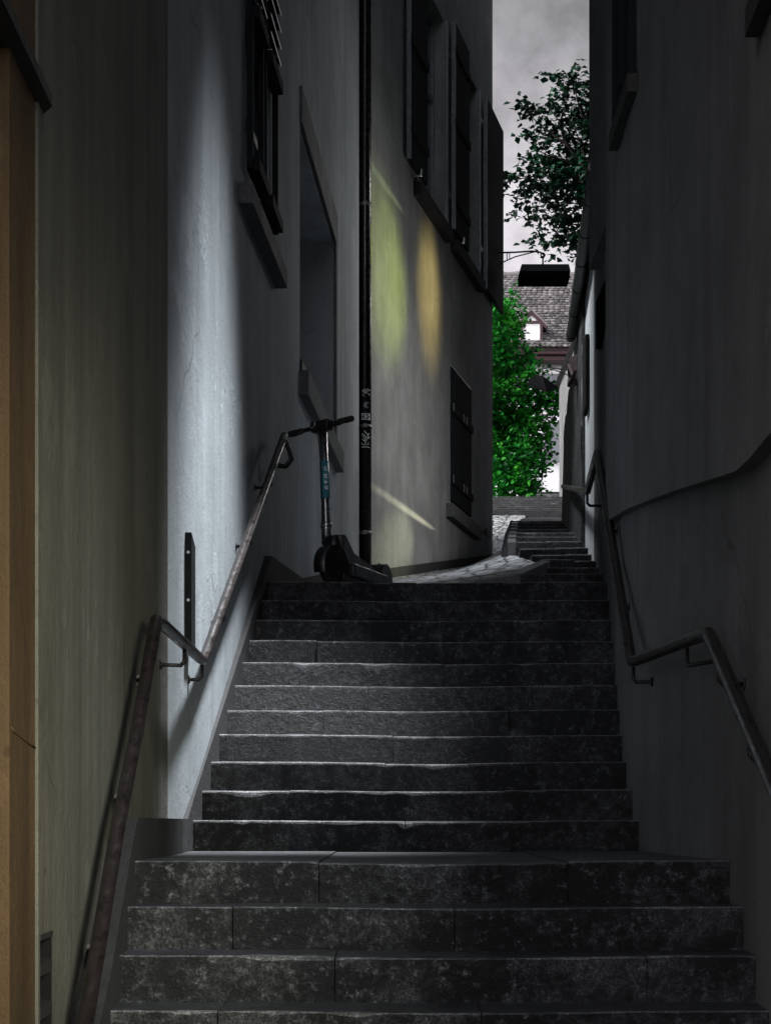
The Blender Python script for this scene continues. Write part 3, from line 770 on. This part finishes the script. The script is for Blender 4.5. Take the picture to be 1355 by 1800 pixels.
# cobbled ramp
bm = NB()
def XL(Y): return CX(Y)-.1 if Y < 22.7 else (DX(Y)-.05 if Y <= 31.5 else DX(31.5)-.05)
prof = []
Lz = [(13.4,1.575),(14.4,1.585),(18.9,2.28),(23.5,2.85),(31.5,4.10),(40,6.13)]
Rx = [(13.4,.55,1.592),(13.87,.908,1.70),(14.65,1.155,1.885),(14.95,1.20,1.93),(15.4,1.187,1.985),(16.1,1.165,2.10),(17.05,1.12,2.265),(17.4,1.07,2.315),(17.7,1.085,2.36),(19.5,1.21,2.64),(23.3,1.47,3.25),(31.5,2.12,4.64),(40,2.80,6.13)]
def rl(pl, Y, i=1):
    for a, b in zip(pl, pl[1:]):
        if Y <= b[0]: return a[i]+(b[i]-a[i])*(Y-a[0])/(b[0]-a[0])
    return pl[-1][i]
ysr = sorted(set([a[0] for a in Rx]+[13.4+.5*k for k in range(54)]))
rows = []
for Y in ysr:
    xl_, zl, xr_, zr = XL(Y), rl(Lz,Y), rl(Rx,Y,1), rl(Rx,Y,2)
    N = 14; row = []
    for i in range(N+1):
        t = i/N; x = xl_+(xr_-xl_)*t; z = zl+(zr-zl)*(t**(1.25 if Y < 14.5 else min(3, 1.25+(Y-14.5)*.5)))
        row.append(bm.verts.new((x, Y, z+.006+.006*noise.noise(Vector((x*3,Y*3,0))))))
    rows.append(row)
for a, b in zip(rows, rows[1:]):
    for i in range(14): bm.faces.new((a[i],a[i+1],b[i+1],b[i])).smooth = True
o = put('cobbled_path', bm, M['cobble']); o['kind'] = 'structure'
bm = NB()
kp = [Vector((x_,y_,z_+.012)) for y_,x_,z_ in Rx if y_ < 15.2]
for a, b in zip(kp, kp[1:]):
    L_ = (b-a); k_ = max(1, int(L_.length/.55))
    for i in range(k_):
        p, q = a+L_*(i/k_+.01), a+L_*((i+1)/k_-.01); dd = Vector((.05,0,0))
        faces_from(bm, [p-dd*1.2-UP*.12,p+dd*.5-UP*.12,q+dd*.5-UP*.12,q-dd*1.2-UP*.12,p-dd*1.2+UP*.01,p+dd*.5+UP*.01,q+dd*.5+UP*.01,q-dd*1.2+UP*.01], BOXF)
o = put('kerb', bm, M['kerbstone']); o['kind'] = 'structure'
bm = NB()
prism(bm, [(1.055,17.36,1.6),(1.055,17.36,2.43),(1.115,18.32,2.60),(1.465,23.30,3.50),(1.50,23.95,3.53),(1.50,23.95,1.8)], (.07,0,0))
o = put('step_cheek', bm, M['zinc'], st3)
bm = NB()
a = [(1.5,23.9,3.535),(4.3,23.9,3.535),(4.3,40.1,6.11),(2.75,40.1,6.11)]
prism(bm, a, (0,0,-2)); o = put('path', bm, M['tread']); o['kind'] = 'structure'
bm = NB()
prism(bm, [(-30,33.3,4.4),(1.62,33.3,4.4),(1.62,40.0,6.08),(-30,40,6.08)], (0,0,-3)); box(bm, -30, .49, 40, 47, 3.2, 6.09)
box(bm, 4.33, 30, 24, 47, 2.5, 5.2)
o = put('terrace', bm, M['earth']); o['kind'] = 'structure'
bm = NB(); box(bm, -60, 80, 46.1, 160, 4, 7.392); o = put('plaza', bm, M['earth']); o['kind'] = 'structure'

# ------------------------------------------------------------------ handrails
def bracket(bm, rail_pt, wall_pt, drop=.075, r=.0095):
    a = Vector(rail_pt)-Vector((0,0,.024)); b = a-Vector((0,0,drop)); w_ = Vector(wall_pt); w_.z = b.z
    d = (w_-b).normalized()
    tube(bm, [a, b+Vector((0,0,.018)), b+d*.018, w_], r, 8)
    cyl(bm, w_-d*.006, w_+d*.004, .022, 12)
def rail_thing(path, brs, label, r=.026):
    t = thing('handrail', label, 'handrail', path[0])
    bm = NB()
    dense = []
    for a, b in zip(path, path[1:]):
        a, b = Vector(a), Vector(b); n_ = max(2, int((b-a).length/.15))
        for k in range(n_):
            p = a+(b-a)*k/n_
            dense.append(p)
    dense.append(Vector(path[-1]))
    # round the corners a little
    sm = [dense[0]]+[dense[i]*.8+(dense[i-1]+dense[i+1])*.1 for i in range(1,len(dense)-1)]+[dense[-1]]
    tube(bm, sm, r, 14)
    put('rail', bm, M['rail'], t)
    for rp, wp in brs:
        bm = NB(); bracket(bm, rp, wp); put('bracket', bm, M['iron'], t)
    return t
def onpath(path, Y):
    for a, b in zip(path, path[1:]):
        if a[1] <= Y <= b[1]:
            t = (Y-a[1])/(b[1]-a[1]); return tuple(a[i]+(b[i]-a[i])*t for i in range(3))
BX = lambda Y: -.985-(Y-5.705)*.0152
lp = [(-.885,5.4,-1.02),(-.90,6.03,-.60),(-.915,6.885,0),(-.922,7.43,.326),(-.93,8.16,.834),(-.93,10.25,.827),(-.676,13.45,2.60)]
brs = []
for Y in (6.42, 7.2, 7.95): p = onpath(lp, Y); brs.append((p, (BX(Y)+.002, Y+.32, p[2])))
p = onpath(lp, 9.3); brs.append((p, (BX(9.25)+.002, 9.25, p[2])))
p = onpath(lp, 10.18); brs.append((p, (-.996, 10.16, p[2])))
for Y in (10.9, 11.9, 12.8): p = onpath(lp, Y); brs.append((p, (CX(Y), Y, p[2])))
lr = rail_thing(lp, brs, 'left brown round handrail bending level across the landing and up toward the scooter')
bm = NB(); tube(bm, [(-.678,13.45,2.58),(-.648,13.47,2.51),(-.63,13.5,2.45),(-.67,13.5,2.40),(-.745,13.45,2.40)], .016, 10); put('end_loop', bm, M['iron'], lr)
rp_ = [(1.15,5.2,-.26),(1.17,6.1,.135),(1.2,7.47,.711),(1.195,9.76,.782),(1.328,12.6,2.33),(1.415,14.1,2.33),(2.03,23.0,3.86)]
brs = []
for Y in (6.5, 7.2): p = onpath(rp_, Y); brs.append((p, (rbx(Y)-.002, Y, p[2])))
p = onpath(rp_, 8.0); brs.append((p, (rbx(7.7)-.002, 7.7, p[2])))
p = onpath(rp_, 9.7); brs.append((p, (rbx(9.6)-.002, 9.65, p[2])))
for Y in (10.6, 11.6, 12.5, 14.1): p = onpath(rp_, Y); brs.append((p, (rbx(Y)-.002, Y, p[2])))
rail_thing(rp_, brs, 'right brown round handrail bending level across the landing and up past the dark wall')
# iron strap fixed upright on the left house, at the landing
bm = NB()
c0 = Vector((-1.000,10.12,0)); uu = Vector((.034,.33,0)).normalized(); nn = Vector((uu.y,-uu.x,0))
faces_from(bm, [c0-uu*.05+UP*.86+nn*.001, c0+uu*.05+UP*.86+nn*.001, c0+uu*.05+UP*1.40+nn*.001, c0-uu*.05+UP*1.46+nn*.001,
                c0-uu*.05+UP*.86+nn*.034, c0+uu*.05+UP*.86+nn*.034, c0+uu*.05+UP*1.40+nn*.034, c0-uu*.05+UP*1.46+nn*.034], BOXF)
sp_ = thing('iron_strap', 'upright flat black iron strap bolted to the bright plaster above the landing', 'wall strap', c0+UP*.86)
put('plate', bm, M['shutter'], sp_)
for z in (1.36, 1.12):
    bm = NB(); cyl(bm, c0-uu*.055+UP*z+nn*.018, c0-uu*.045+UP*z+nn*.018, .008, 10); put('bolt', bm, M['steel'], sp_)

# ------------------------------------------------------------------ electric scooter
zf = 1.588
sc = thing('electric_scooter', 'black and teal electric kick scooter parked at the top of the steps', 'scooter', (-.36, 13.45, zf))
aD, aS = R(19), R(33)
rearD = Vector((math.sin(aD), math.cos(aD), .0)).normalized()     # towards the rear along the deck (lane rises)
sideD = Vector((math.cos(aD), -math.sin(aD), 0))
rearS = Vector((math.sin(aS), math.cos(aS), 0)); sideS = Vector((math.cos(aS), -math.sin(aS), 0))
fw = Vector((-.362, 13.42, zf+.127))
# wheels
def wheel(c, side, r_o, name='wheel'):
    bm = NB(); torus(bm, c, side, r_o-.032, .032, 28, 10); w_ = put(name, bm, M['rubber'], sc)
    bm = NB(); cyl(bm, c-side*.026, c+side*.026, r_o-.055, 24); put('hub', bm, M['black'], w_)
    bm = NB(); cyl(bm, c-side*.030, c+side*.030, .022, 12); put('axle', bm, M['steel'], w_)
wheel(fw, sideS, .127)
rw = fw + rearD*.98; rw.z = zf+.108+.02
wheel(rw, sideD, .108)
# fork cover / front mudguard: a rounded shell over the front wheel
bm = NB()
for sgn in (-1, 1):
    prof = []
    for k in range(15):
        t = R(-20+ k*16); prof.append((math.cos(t)*.143, math.sin(t)*.143))
    ctr = fw + sideS*(.046*sgn)
    vs = [bm.verts.new(ctr + (-rearS)*p[0] + UP*p[1]) for p in prof]
    vi = [bm.verts.new(ctr + (-rearS)*p[0]*.35 + UP*(p[1]*.35+.01)) for p in prof]
    for k in range(14): bm.faces.new((vs[k],vs[k+1],vi[k+1],vi[k])); 
    if sgn == -1: keep = vs
    else:
        for k in range(14): bm.faces.new((keep[k],keep[k+1],vs[k+1],vs[k])).smooth = True
put('mudguard', bm, M['black'], sc)
# stem
st_b = Vector((-.396, 13.50, 1.905)); st_t = Vector((-.421, 13.60, 2.665))
sdir = (st_t-st_b).normalized()
bm = NB()
tube(bm, [fw+UP*.10+rearS*.02, fw+UP*.17+rearS*.03, st_b-sdir*.02], [.052,.050,.036], 14)
put('fork', bm, M['black'], sc)
bm = NB(); tube(bm, [st_b-sdir*.03, st_b+sdir*.12, st_b+sdir*.25, st_t], [.034,.032,.028,.026], 24); stem = put('stem', bm, M['stempaint'], sc)
bm = NB(); cyl(bm, st_b+sdir*.085, st_b+sdir*.115, .040, 20); put('collar', bm, M['steel'], stem)
# teal band with rotated lettering
zb0, zb1 = (HY-876)/F*13.52, (HY-809)/F*13.52
tb0 = st_b+sdir*((zb0-st_b.z)/sdir.z); tb1 = st_b+sdir*((zb1-st_b.z)/sdir.z)
bm = NB(); cyl(bm, tb0, tb1, .0315, 24); band = put('band', bm, M['teal'], stem)
bm = NB()
sx_ = Vector((1,0,0)); 
def onstem(a, h):     # a around, h metres up the band
    c_ = tb0+sdir*h; return c_+Vector((math.sin(a),-math.cos(a),0))*.0325
def stem_stroke(pl, wd=.0055):
    pts = []
    for a, b in zip(pl, pl[1:]):
        for k in range(3): pts.append((a[0]+(b[0]-a[0])*k/3, a[1]+(b[1]-a[1])*k/3))
    pts.append(pl[-1])
    for a, b in zip(pts, pts[1:]):
        dx, dy = (b[0]-a[0])*.0325, b[1]-a[1]; l_ = math.hypot(dx,dy) or 1
        nx, ny = -dy/l_*wd/2/.0325, dx/l_*wd/2; ex, ey = dx/l_*wd*.3/.0325, dy/l_*wd*.3
        faces_from(bm, [onstem(a[0]-ex+nx,a[1]-ey+ny),onstem(b[0]+ex+nx,b[1]+ey+ny),onstem(b[0]+ex-nx,b[1]+ey-ny),onstem(a[0]-ex-nx,a[1]-ey-ny)], [(0,1,2,3)])
Hh = (tb1-tb0).length
def G_(x, y): return ((x-330)/21.2/F*13.5/.0325*.9, Hh-(y-210)/21.2/F*13.5)   # crop pixels -> around, up
for pl in ([(330,500),(345,450),(420,445),(440,500),(435,580),(370,560),(330,500)],
           [(330,730),(335,840),(420,840),(415,740),(330,730)], [(415,835),(450,885)], [(415,740),(450,720)],
           [(330,1010),(400,1000),(465,1030)], [(400,1005),(400,1095)], [(335,1010),(345,1070)],
           [(350,1190),(355,1280),(460,1290),(465,1180),(350,1190)], [(410,1185),(412,1285)], [(460,1290),(480,1330)]):
    stem_stroke([G_(*p) for p in pl])
put('lettering', bm, M['mark'], band)
# neck sweeping down into the deck
bm = NB()
d0 = fw + rearD*.30 + UP*.06; d0.z = zf+.165
tube(bm, [st_b+UP*.02+rearS*.02, st_b+UP*-.06+rearD*.05, st_b*0.45+d0*.55+UP*.01, d0-rearD*.03+UP*.02, d0+rearD*.08], [.030,.036,.044,.05,.045], 14)
put('neck', bm, M['black'], sc)
bm = NB()
dk0 = fw+rearD*.22; dk0.z = zf+.10
obox(bm, dk0, rearD, UP, sideD, 0, .70, -.02, .075, -.09, .09); bevel(bm, .018, 3)
put('deck', bm, M['black'], sc)
bm = NB()
pol = [(.06,.17),(.10,.25),(.15,.235),(.28,.13),(.62,.10),(.95,.03),(.95,-.04),(.10,-.06)]
prism(bm, [fw+rearD*a_+UP*(b_-.02)-sideD*.062 for a_, b_ in pol], sideD*.124); bevel(bm, .012, 2)
put('side_panel', bm, M['black'], sc)
bm = NB(); cyl(bm, fw-sideS*.034, fw+sideS*.034, .098, 28); put('wheel_cover', bm, M['black'], sc)
bm = NB()   # rear mudguard with its stay
keep = None
for sgn in (-1, 1):
    ctr = rw+sideD*(.055*sgn); vs = []
    for k in range(12):
        t = R(5+k*13); vs.append(bm.verts.new(ctr + rearD*(math.cos(t)*.135) + UP*(math.sin(t)*.135)))
    hub = bm.verts.new(ctr-UP*.01)
    for k in range(11): bm.faces.new((vs[k],vs[k+1],hub))
    if keep is None: keep = vs
    else:
        for k in range(11): bm.faces.new((keep[k],keep[k+1],vs[k+1],vs[k])).smooth = True
put('mudguard', bm, M['black'], sc)
bm = NB(); tube(bm, [rw+rearD*-.02+UP*.142-sideD*.0, rw+rearD*.07+UP*.118, rw+rearD*.13+UP*.03], .006, 8); put('mudguard_stay', bm, M['steel'], sc)
bm = NB(); tube(bm, [dk0+rearD*.35+UP*.01-sideD*.05, dk0+rearD*.30-UP*.085-sideD*.16], .009, 8); put('kickstand', bm, M['steel'], sc)
# handlebar
hc = st_t+sdir*.03
tilt = .10
hs = (sideS+UP*tilt).normalized()
bm = NB(); tube(bm, [hc-hs*.285, hc-hs*.1, hc, hc+hs*.1, hc+hs*.245], [.013,.016,.022,.016,.013], 14); hb = put('handlebar', bm, M['black'], sc)
for sgn, ln in ((-1,.285),(1,.245)):
    bm = NB(); tube(bm, [hc+hs*sgn*(ln-.125), hc+hs*sgn*(ln-.11), hc+hs*sgn*(ln-.01), hc+hs*sgn*ln], [.016,.0205,.0205,.017], 14); put('grip', bm, M['rubber'], hb)
    bm = NB(); f_ = -rearS; q = hc+hs*sgn*(ln-.15)
    tube(bm, [q+f_*.012, q+f_*.045-UP*.028+hs*sgn*.02, q+f_*.055-UP*.036+hs*sgn*.07, q+f_*.05-UP*.030+hs*sgn*.115], [.010,.008,.007,.006], 8); put('brake_lever', bm, M['black'], hb)
bm = NB()   # head unit
obox(bm, hc, hs, UP, -rearS, -.075,.065, -.042,.032, -.03,.045); bevel(bm, .014, 3); hd = put('head_unit', bm, M['black'], sc)
bm = NB(); torus(bm, hc-hs*.055+UP*.012-rearS*.052, rearS, .024, .0032, 22, 6); put('display_ring', bm, M['steel'], hd)
bm = NB(); cyl(bm, hc-hs*.055+UP*.012-rearS*.03, hc-hs*.055+UP*.012-rearS*.052, .023, 20); put('display', bm, M['glass'], hd)
bm = NB(); tube(bm, [hc-UP*.04-rearS*.05, hc-UP*.12-rearS*.05, st_b+sdir*.45-rearS*.036, st_b+sdir*.1-rearS*.04], .004, 6); put('brake_cable', bm, M['rubber'], sc)

# ------------------------------------------------------------------ street lamps
l1 = thing('street_lamp', 'large box-shaped lantern hanging from a curved iron arm against the sky', 'street lamp', (1.76, 31.45, 8.9))
Yl = 31.45
bm = NB()
tube(bm, [P(868,444,Yl),P(905,443,Yl),P(935,441,Yl),P(950,443,Yl),P(957,448,Yl)], .014, 8)
tube(bm, [P(868,469,Yl),P(885,460,Yl),P(905,451,Yl),P(928,445,Yl),P(940,442,Yl)], .010, 8)
for x in (891, 895.5): tube(bm, [P(x,443,Yl),P(x,456,Yl)], .008, 6)
obox(bm, P(868,456,Yl), (1,0,0), UP, (0,-1,0), -.06,-.0, -.2,.2, -.05,.05)
put('arm', bm, M['iron'], l1)
bm = NB(); torus(bm, P(954,448,Yl), (0,1,0), .032, .011, 18, 6)
tube(bm, [P(954,452,Yl), P(954,463,Yl), P(954,468,Yl), P(954,471,Yl)], [.012,.014,.03,.06], 10); put('hanger', bm, M['iron'], l1)
bm = NB()
z0, z1, z2 = P(0,496,Yl).z, P(0,484,Yl).z, P(0,470,Yl).z
x0, x1 = P(911,0,Yl).x, P(1000,0,Yl).x
a = [(x0,Yl-.26,z0),(x1,Yl-.26,z0),(x1,Yl+.26,z0),(x0,Yl+.26,z0)]
def frust(bm, x0,x1,d,za, X0,X1,D,zb):
    faces_from(bm, [(x0,Yl-d,za),(x1,Yl-d,za),(x1,Yl+d,za),(x0,Yl+d,za),(X0,Yl-D,zb),(X1,Yl-D,zb),(X1,Yl+D,zb),(X0,Yl+D,zb)], BOXF)
frust(bm, x0,x1,.27,z1, x0+.04,x1-.02,.2,z2)
put('hood', bm, M['iron'], l1)
bm = NB(); frust(bm, x0+.01,x1-.01,.26,z0, x0+.01,x1-.01,.26,z1-.003); put('shade', bm, M['recess'], l1)
Y2 = 45.0
l2 = thing('street_lamp', 'small tilted dark lamp shade hanging in front of the white house by the tree', 'street lamp', P(1004,652,Y2))
bm = NB(); tube(bm, [P(1012,651,Y2),P(990,649,Y2),P(965,646,Y2),P(945,648,Y2)], .016, 8); tube(bm, [P(1012,664,Y2),P(995,658,Y2),P(980,652,Y2),P(966,647,Y2)], .012, 8)
tube(bm, [P(953,648,Y2),P(953,662,Y2)], .02, 8); put('arm', bm, M['iron'], l2)
bm = NB()
ap = [P(940,658,Y2),P(954,661,Y2)]
q = [P(926,673,Y2-.35),P(960,685,Y2-.35),P(980,679,Y2+.2),P(945,668,Y2+.3)]
v = faces_from(bm, [*ap, *q], [(0,1,3,2),(1,4,3),(0,5,4,1),(0,2,5)])
put('shade', bm, M['recess'], l2)
bm = NB(); faces_from(bm, [x+Vector((0,0,-.005)) for x in q]+[x+Vector((0,0,-.05)) for x in q], BOXF); put('lamp_underside', bm, M['recess'], l2)

# ------------------------------------------------------------------ tiled house at the end of the lane
th = thing('tiled_house', 'white house with brown tiled roof and small gabled dormer behind the green tree', 'house', (4, 60, 7.4))
FY = 60.0
bm = NB(); box(bm, -6, 11, FY, FY+11, 7.0, 13.72); put('wall', bm, M['white'], th)
bm = NB(); box(bm, -6.2, 11.2, FY-.55, FY-.1, 13.70, 13.86); box(bm, -6.2, 11.2, FY-.7, FY-.2, 13.863, 14.02); bevel(bm, .02, 1); put('eave_beam', bm, M['red'], th)
bm = NB(); box(bm, -6, 11, FY-.08, FY-.002, 13.42, 13.60); put('cornice', bm, M['white'], th)
E0 = Vector((0, FY-.75, 14.05)); E1 = Vector((0, FY+5.2, 17.78)); ev = (E1-E0); EL = ev.length; ev.normalize(); en = Vector((0, -ev.z, ev.y))
bm = NB()
prism(bm, [(-6.3,E0.y,E0.z-.03),(11.3,E0.y,E0.z-.03),(11.3,E1.y,E1.z-.03),(-6.3,E1.y,E1.z-.03)], tuple(-en*.12))
prism(bm, [(-6.3,E1.y,E1.z-.05),(11.3,E1.y,E1.z-.05),(11.3,E1.y+6,E1.z-3.8),(-6.3,E1.y+6,E1.z-3.8)], (0,0,-.12))
roof = put('roof', bm, M['brown'], th)
bm = NB(); tr = random.Random(5)
rows_ = 30
for r_ in range(rows_):
    a0 = EL*r_/rows_-.02; a1 = EL*(r_+1)/rows_+.07
    x = 1.6+(.09 if r_ % 2 else 0)
    while x < 7.2:
        wd = .17+tr.uniform(-.01,.015); lift = .035+tr.uniform(0,.03); ja = tr.uniform(-.02,.02); sk = tr.uniform(-.02,.02)
        p = [E0+Vector((x,0,0))+ev*(a0+ja)+en*(lift+.012), E0+Vector((x+wd*.5,0,0))+ev*(a0+ja-.035)+en*(lift+.02), E0+Vector((x+wd-.01,0,0))+ev*(a0+ja+sk)+en*lift, E0+Vector((x+wd-.01,0,0))+ev*a1+en*.004, E0+Vector((x,0,0))+ev*a1+en*.004]
        vs = [bm.verts.new(q) for q in p]; vb = [bm.verts.new(q-en*.03) for q in p[:3]]
        bm.faces.new(vs); bm.faces.new((vs[0],vs[1],vb[1],vb[0])); bm.faces.new((vs[1],vs[2],vb[2],vb[1]))
        x += wd
put('tiles', bm, M['tile'], roof)
bm = NB(); tube(bm, [(x_, E1.y, E1.z+.03+.02*math.sin(x_*9)) for x_ in [1.5+.25*k for k in range(26)]], .11, 8); put('ridge_tiles', bm, M['tile'], roof)
# dormer
dY = 59.75
dcx, dw = P(934,0,dY).x, .33
zb, ze, za = P(0,603,dY).z, P(0,567,dY).z, P(0,549,dY).z
bm = NB(); prism(bm, [(dcx-dw,dY,zb),(dcx+dw,dY,zb),(dcx+dw,dY,ze),(dcx,dY,za-.02),(dcx-dw,dY,ze)], (0,2.6,0)); dm = put('dormer', bm, M['white'], th)
bm = NB()
for sgn in (-1, 1):
    e_ = Vector((dcx+sgn*(dw+.12), dY-.06, ze-.10)); a_ = Vector((dcx, dY-.06, za+.05))
    prism(bm, [a_, e_, e_+Vector((0,0,-.10)), a_+Vector((0,0,-.12))], (0,.09,0))
bmx = bm
obox(bm, (dcx,dY-.03,0), (1,0,0), UP, (0,-1,0), -dw+.02,dw-.02, ze-.03,ze+.05, -.01,.02)
for s_ in (-dw, dw-.075): obox(bm, (dcx,dY-.03,0), (1,0,0), UP, (0,-1,0), s_,s_+.075, zb,ze-.032, -.01,.02)
put('gable_trim', bm, M['red'], dm)
bm = NB()
for sgn in (-1, 1):
    faces_from(bm, [(dcx,dY-.08,za+.11),(dcx+sgn*(dw+.16),dY-.08,ze-.08),(dcx+sgn*(dw+.16),dY+2.6,ze-.08),(dcx,dY+2.6,za+.11),
                    (dcx,dY-.08,za+.055),(dcx+sgn*(dw+.16),dY-.08,ze-.135),(dcx+sgn*(dw+.16),dY+2.6,ze-.135),(dcx,dY+2.6,za+.055)], BOXF)
put('dormer_roof', bm, M['tile'], dm)
bm = NB(); obox(bm, (dcx,dY-.012,0), (1,0,0), UP, (0,-1,0), -dw+.08,dw-.08, zb+.03,ze-.04, 0,.008); put('curtained_pane', bm, M['white'], dm)
# facade windows with grey shutters
for (xa, xb, ya, yb) in ((946,983,652,702),(955,983,746,806),(900,925,652,702),(880,910,746,806)):
    p0, p1 = P(xa,yb,FY), P(xb,ya,FY)
    bm = NB(); obox(bm, (0,FY,0), (1,0,0), UP, (0,-1,0), p0.x,p1.x, p0.z,p1.z, .004,.05); bevel(bm,.012,1); s_ = put('shutter', bm, M['grey_sh'], th)
    bm = NB(); obox(bm, (0,FY,0), (1,0,0), UP, (0,-1,0), p0.x-.06,p1.x+.06, p0.z-.10,p0.z-.004, .003,.08); put('window_sill', bm, M['grey_sh'], s_)
# white boundary wall with dark openings in front of it
YB = 54.0
bw = thing('low_wall', 'low white boundary wall with small dark openings at the foot of the tiled house', 'wall', P(962,890,YB))
bm = NB(); a, b = P(938,900,YB), P(1001,868,YB); box(bm, a.x, b.x+3, YB, YB+.2, 7.38, b.z); put('wall', bm, M['white'], bw)
bm = NB(); a = P(936,867.5,YB); box(bm, a.x, b.x+3, YB-.03, YB+.23, b.z+.003, b.z+.05); put('coping', bm, M['zinc'], bw)
bm = NB()
for x in (943,953,969,978,992): p = P(x,873,YB); obox(bm, (0,YB,0), (1,0,0), UP, (0,-1,0), p.x,p.x+.11, p.z-.06,p.z+.03, .002,.012)
put('opening', bm, M['grey_sh'], bw)
bm = NB(); box(bm, P(882,0,53).x, P(899,0,53).x, 53, 53.3, 7.39, P(0,868,53).z); bevel(bm,.02,1)
tag(put('planter', bm, M['white'], None, (P(890,0,53).x,53,7.39)), 'small white block under the green tree at the top of the far steps', 'planter')

# ------------------------------------------------------------------ trees
def leafmesh(bm, c, size, rg, droop=.3):
    # five pointed-ish leaf folded along its midrib
    d = Vector((rg.gauss(0,1), rg.gauss(0,1), rg.gauss(0,.5)-droop)).normalized()
    n_ = Vector((rg.gauss(0,.6), rg.gauss(0,.6)-.2, 1)).normalized()
    s_ = d.cross(n_).normalized(); n_ = s_.cross(d)
    w_ = size*rg.uniform(.32,.5); l_ = size
    f = n_*w_*rg.uniform(.15,.45)
    a = c; b = c+d*l_; m1_ = c+d*l_*.42
    vs = [bm.verts.new(q) for q in (a, m1_+s_*w_+f, c+d*l_*.72+s_*w_*.55+f*.6, b, c+d*l_*.72-s_*w_*.55+f*.6, m1_-s_*w_+f)]
    bm.faces.new((vs[0],vs[1],vs[2],vs[3])); bm.faces.new((vs[0],vs[3],vs[4],vs[5]))
def crown(clumps, Y, n_per, size, rg, depth=1.2, flat=.75, twigs=None):
    bm = NB()
    for (x, y, r_) in clumps:
        R_ = r_/F*Y; c = P(x, y, Y); c.y += rg.uniform(-depth,depth)*.5
        # each clump is a handful of sprays
        ns = max(4, int(n_per*(r_/40)**1.6))
        for k in range(ns):
            v = Vector((rg.gauss(0,1), rg.gauss(0,1), rg.gauss(0,1))).normalized()*(rg.random()**.45)
            sc_ = c+Vector((v.x*R_, v.y*R_*1.3, v.z*R_*flat))
            out_ = (v+Vector((0,0,-.25))).normalized()
            m_ = rg.randint(7, 12)
            for j in range(m_):
                q = sc_+out_*(j*size*.32)+Vector((rg.gauss(0,.35), rg.gauss(0,.35), rg.gauss(0,.22)))*size
                leafmesh(bm, q, size*rg.uniform(.7,1.25), rg)
            if twigs is not None: twigs.append((c, sc_))
    return bm
def limb(bm, a, b, r0, r1, rg, n_=6):
    pts = []; a, b = Vector(a), Vector(b)
    for k in range(n_+1):
        t = k/n_; p = a.lerp(b, t)+Vector((rg.uniform(-1,1), rg.uniform(-1,1), rg.uniform(-.4,.4)))*((b-a).length*.035 if 0 < k < n_ else 0)
        pts.append(p)
    tube(bm, pts, [r0+(r1-r0)*k/n_ for k in range(n_+1)], 8)
rg = random.Random(21)
t1 = thing('leafy_tree', 'bright green leafy tree in front of the white house at the end of the lane', 'tree', (3.05, 52, 7.39))
cl = [(884,548,20),(872,560,30),(886,578,22),(880,560,22),(873,600,34),(900,622,27),(922,634,17),(890,660,44),(928,668,22),(880,715,40),(915,715,40),(945,702,20),(968,702,24),(986,708,15),(955,745,14),(895,775,48),(930,766,26),(943,785,18),
      (900,825,44),(928,820,26),(880,850,34),(925,852,22),(928,856,12),(840,600,50),(835,680,60),(830,770,60),(840,840,50),(860,640,40),(862,745,45),(800,720,60)]
crn = crown(cl, 52, 78, .145, rg, 1.6, .8)
put('crown', crn, M['leaf_bright'], t1)
bm = NB(); tp = Vector((2.95,52.2,9.4)); limb(bm, (3.05,52,7.3), tp, .16, .11, rg)
for x, y in ((885,560),(925,628),(970,705),(955,790),(840,680),(935,768),(880,715),(905,610),(940,822)): limb(bm, tp+Vector((0,0,rg.uniform(-.3,1.2))), P(x,y,52.1), .06, .012, rg)
put('trunk', bm, M['bark'], t1)
t2 = thing('leafy_tree', 'dark tree silhouetted against the sky above the gutter on the right', 'tree', (4.15, 36, 5.2))
cl = [(995,118,9),(983,130,8),(1005,140,11),(1000,165,20),(978,160,12),(1025,160,18),(1018,190,26),(990,190,18),(965,190,13),(950,198,7),(1010,225,30),(980,225,20),(955,220,10),(935,205,5),(925,198,4),
      (960,262,15),(930,248,8),(940,270,11),(1000,265,30),(1028,285,34),(970,285,22),(940,300,16),(915,312,9),(898,314,6),(890,307,3),(985,315,34),(950,330,17),(920,338,7),(1015,340,34),(975,355,24),(940,352,10),(1000,385,24),(970,390,9),(1025,390,24),(950,398,5),
      (1005,412,12),(985,418,14),(962,421,7),(1015,432,10),(1030,420,14),(1003,444,4),(1070,170,40),(1080,260,60),(1070,340,50),(1120,230,60),(1120,320,60),(1150,270,50),(1060,400,30),(1050,220,40),(1045,310,40)]
tw = []
crn = crown(cl, 36, 30, .125, rg, 1.4, .62, tw)
put('crown', crn, M['leaf_dark'], t2)
bm = NB(); tp = Vector((4.1,36.1,9.5)); limb(bm, (4.15,36,5.0), tp, .22, .16, rg)
hub = P(1060,300,36)
limb(bm, tp, hub, .16, .09, rg)
for x, y in ((1000,125),(965,190),(930,200),(940,262),(900,314),(950,330),(960,395),(970,420),(1010,225),(1010,430),(985,315),(1120,230),(1090,170)): limb(bm, hub+Vector((rg.uniform(-.2,.2),0,rg.uniform(-.5,.4))), P(x,y,36+rg.uniform(-.3,.3)), .04, .007, rg)
seen = {}
for c, s_ in tw[::3]: tube(bm, [c, c.lerp(s_,.5)+Vector((0,0,.02)), s_], [.010,.007,.004], 5)
put('trunk', bm, M['bark'], t2)
